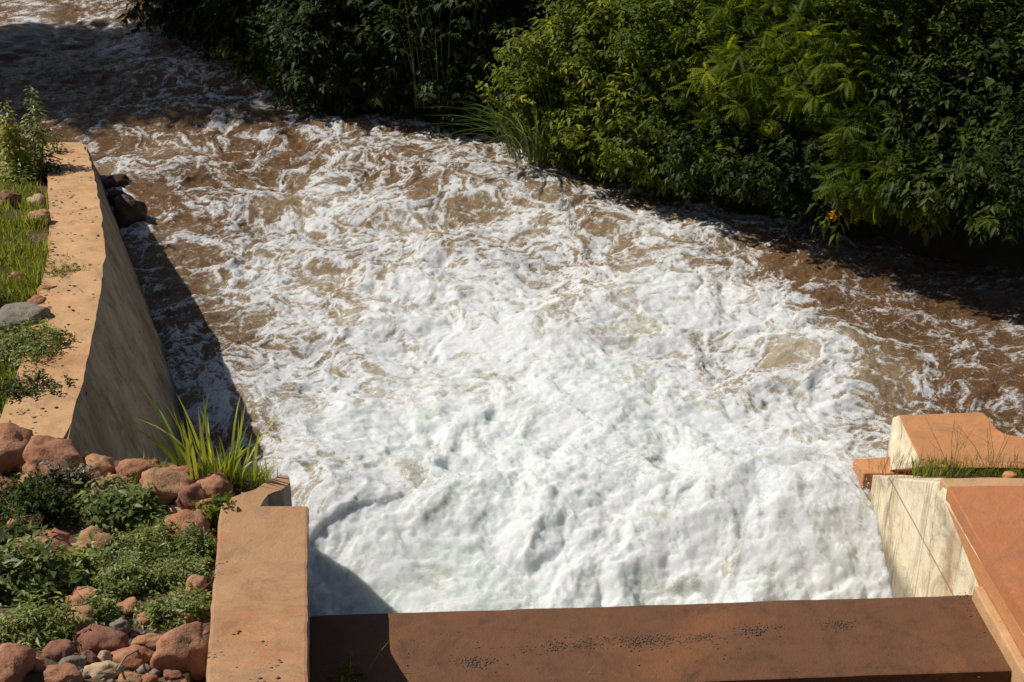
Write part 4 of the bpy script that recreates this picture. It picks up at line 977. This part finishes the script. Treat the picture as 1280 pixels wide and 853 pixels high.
blade_obj('blades', np.array([(p.x+.01*k, p.y, 0.62) for k in range(8)]), np.array([(0.5*math.cos(k*1.3), 0.2) for k in range(8)]), np.full(8, 0.40), np.full(8, 0.009), np.full(8, 0.5), M['grass_dry'], 545, b0, 0.6)
# dead twigs
for (pts, lab) in (([(52, 806), (66, 790), (84, 776), (110, 768)], 'bent grey dead twig arching over the weeds'), ([(148, 852), (160, 842), (176, 832), (190, 822)], 'straight pale stick beside the big square red boulder'), ([(20, 668), (50, 640), (72, 632), (100, 655)], 'thin dry twig lying across the dark tangled weed')):
    q = []
    for k, (a, b) in enumerate(pts):
        h = hit(a, b, bank_left); q.append(np.array(h)*1.0+np.array((0, 0, 0.07+0.05*math.sin(k*1.1))))
    V, Fc = tubes([(q, (0.006, 0.0055, 0.005, 0.003))], 5); o = mesh_np('dead_twig', V, Fc, M['twig'], None, loc=tuple(q[0])); tag(o, lab, 'twig')

# -- shade trees on the near bank, mostly out of the picture: their crowns throw the shade over the far reach
def big_tree(base, blobs_, n, label, seed):
    V, Fc, tn = leaf_crown(blobs_, n, 10, 0.26, 0.5, seed, 0.5, 0.6)
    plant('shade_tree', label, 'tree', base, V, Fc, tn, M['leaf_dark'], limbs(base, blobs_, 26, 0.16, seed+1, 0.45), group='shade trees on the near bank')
big_tree((-10.9, 22.6, 0.4), [(-11.0, 22.4, 5.0, 1.6, 1.5, 1.5), (-11.8, 22.8, 7.0, 2.4, 2.0, 1.8), (-10.4, 21.4, 3.0, 1.2, 1.2, 1.0), (-8.5, 22.0, 0.9, 0.75, 0.6, 0.7)], 1900, 'dark tree whose lowest branches hang into the top left corner', 601)

# ---------------------------------------------------------------- light, sky, camera
SUN = Vector((0.86, -0.28, -1.0)).normalized()
w = bpy.data.worlds.new('World'); scene.world = w; w.use_nodes = True
nt = w.node_tree; bg = nt.nodes['Background']
sky = nt.nodes.new('ShaderNodeTexSky'); sky.sky_type = 'NISHITA'; sky.sun_disc = False
sky.sun_elevation = math.asin(-SUN.z); sky.sun_rotation = math.atan2(-SUN.x, -SUN.y); sky.sun_intensity = 1.0
nt.links.new(sky.outputs[0], bg.inputs['Color']); bg.inputs['Strength'].default_value = 0.065
ld = bpy.data.lights.new('sun', 'SUN'); ld.energy = 4.8; ld.angle = R(0.53); ld.color = (1.0, 0.955, 0.88)
lo = bpy.data.objects.new('sun', ld); C.objects.link(lo); lo.rotation_euler = SUN.to_track_quat('-Z', 'Y').to_euler(); lo.location = (-10, -4, 20)
cd = bpy.data.cameras.new('camera'); cam = bpy.data.objects.new('camera', cd); C.objects.link(cam)
cam.location = (0, 0, ZC); cam.rotation_euler = (R(90)-PITCH, 0, 0)
cd.sensor_width = 36; cd.lens = 36*F/1280; cd.clip_end = 2000; cd.clip_start = 0.1
scene.camera = cam
scene.view_settings.view_transform = 'Standard'; scene.view_settings.look = 'None'; scene.view_settings.exposure = 0.0; scene.view_settings.gamma = 1.0
scene.render.engine = 'CYCLES'
scene.cycles.max_bounces = 6; scene.cycles.diffuse_bounces = 3; scene.cycles.glossy_bounces = 2; scene.cycles.transmission_bounces = 3
scene.cycles.use_denoising = True; scene.cycles.sample_clamp_indirect = 4.0
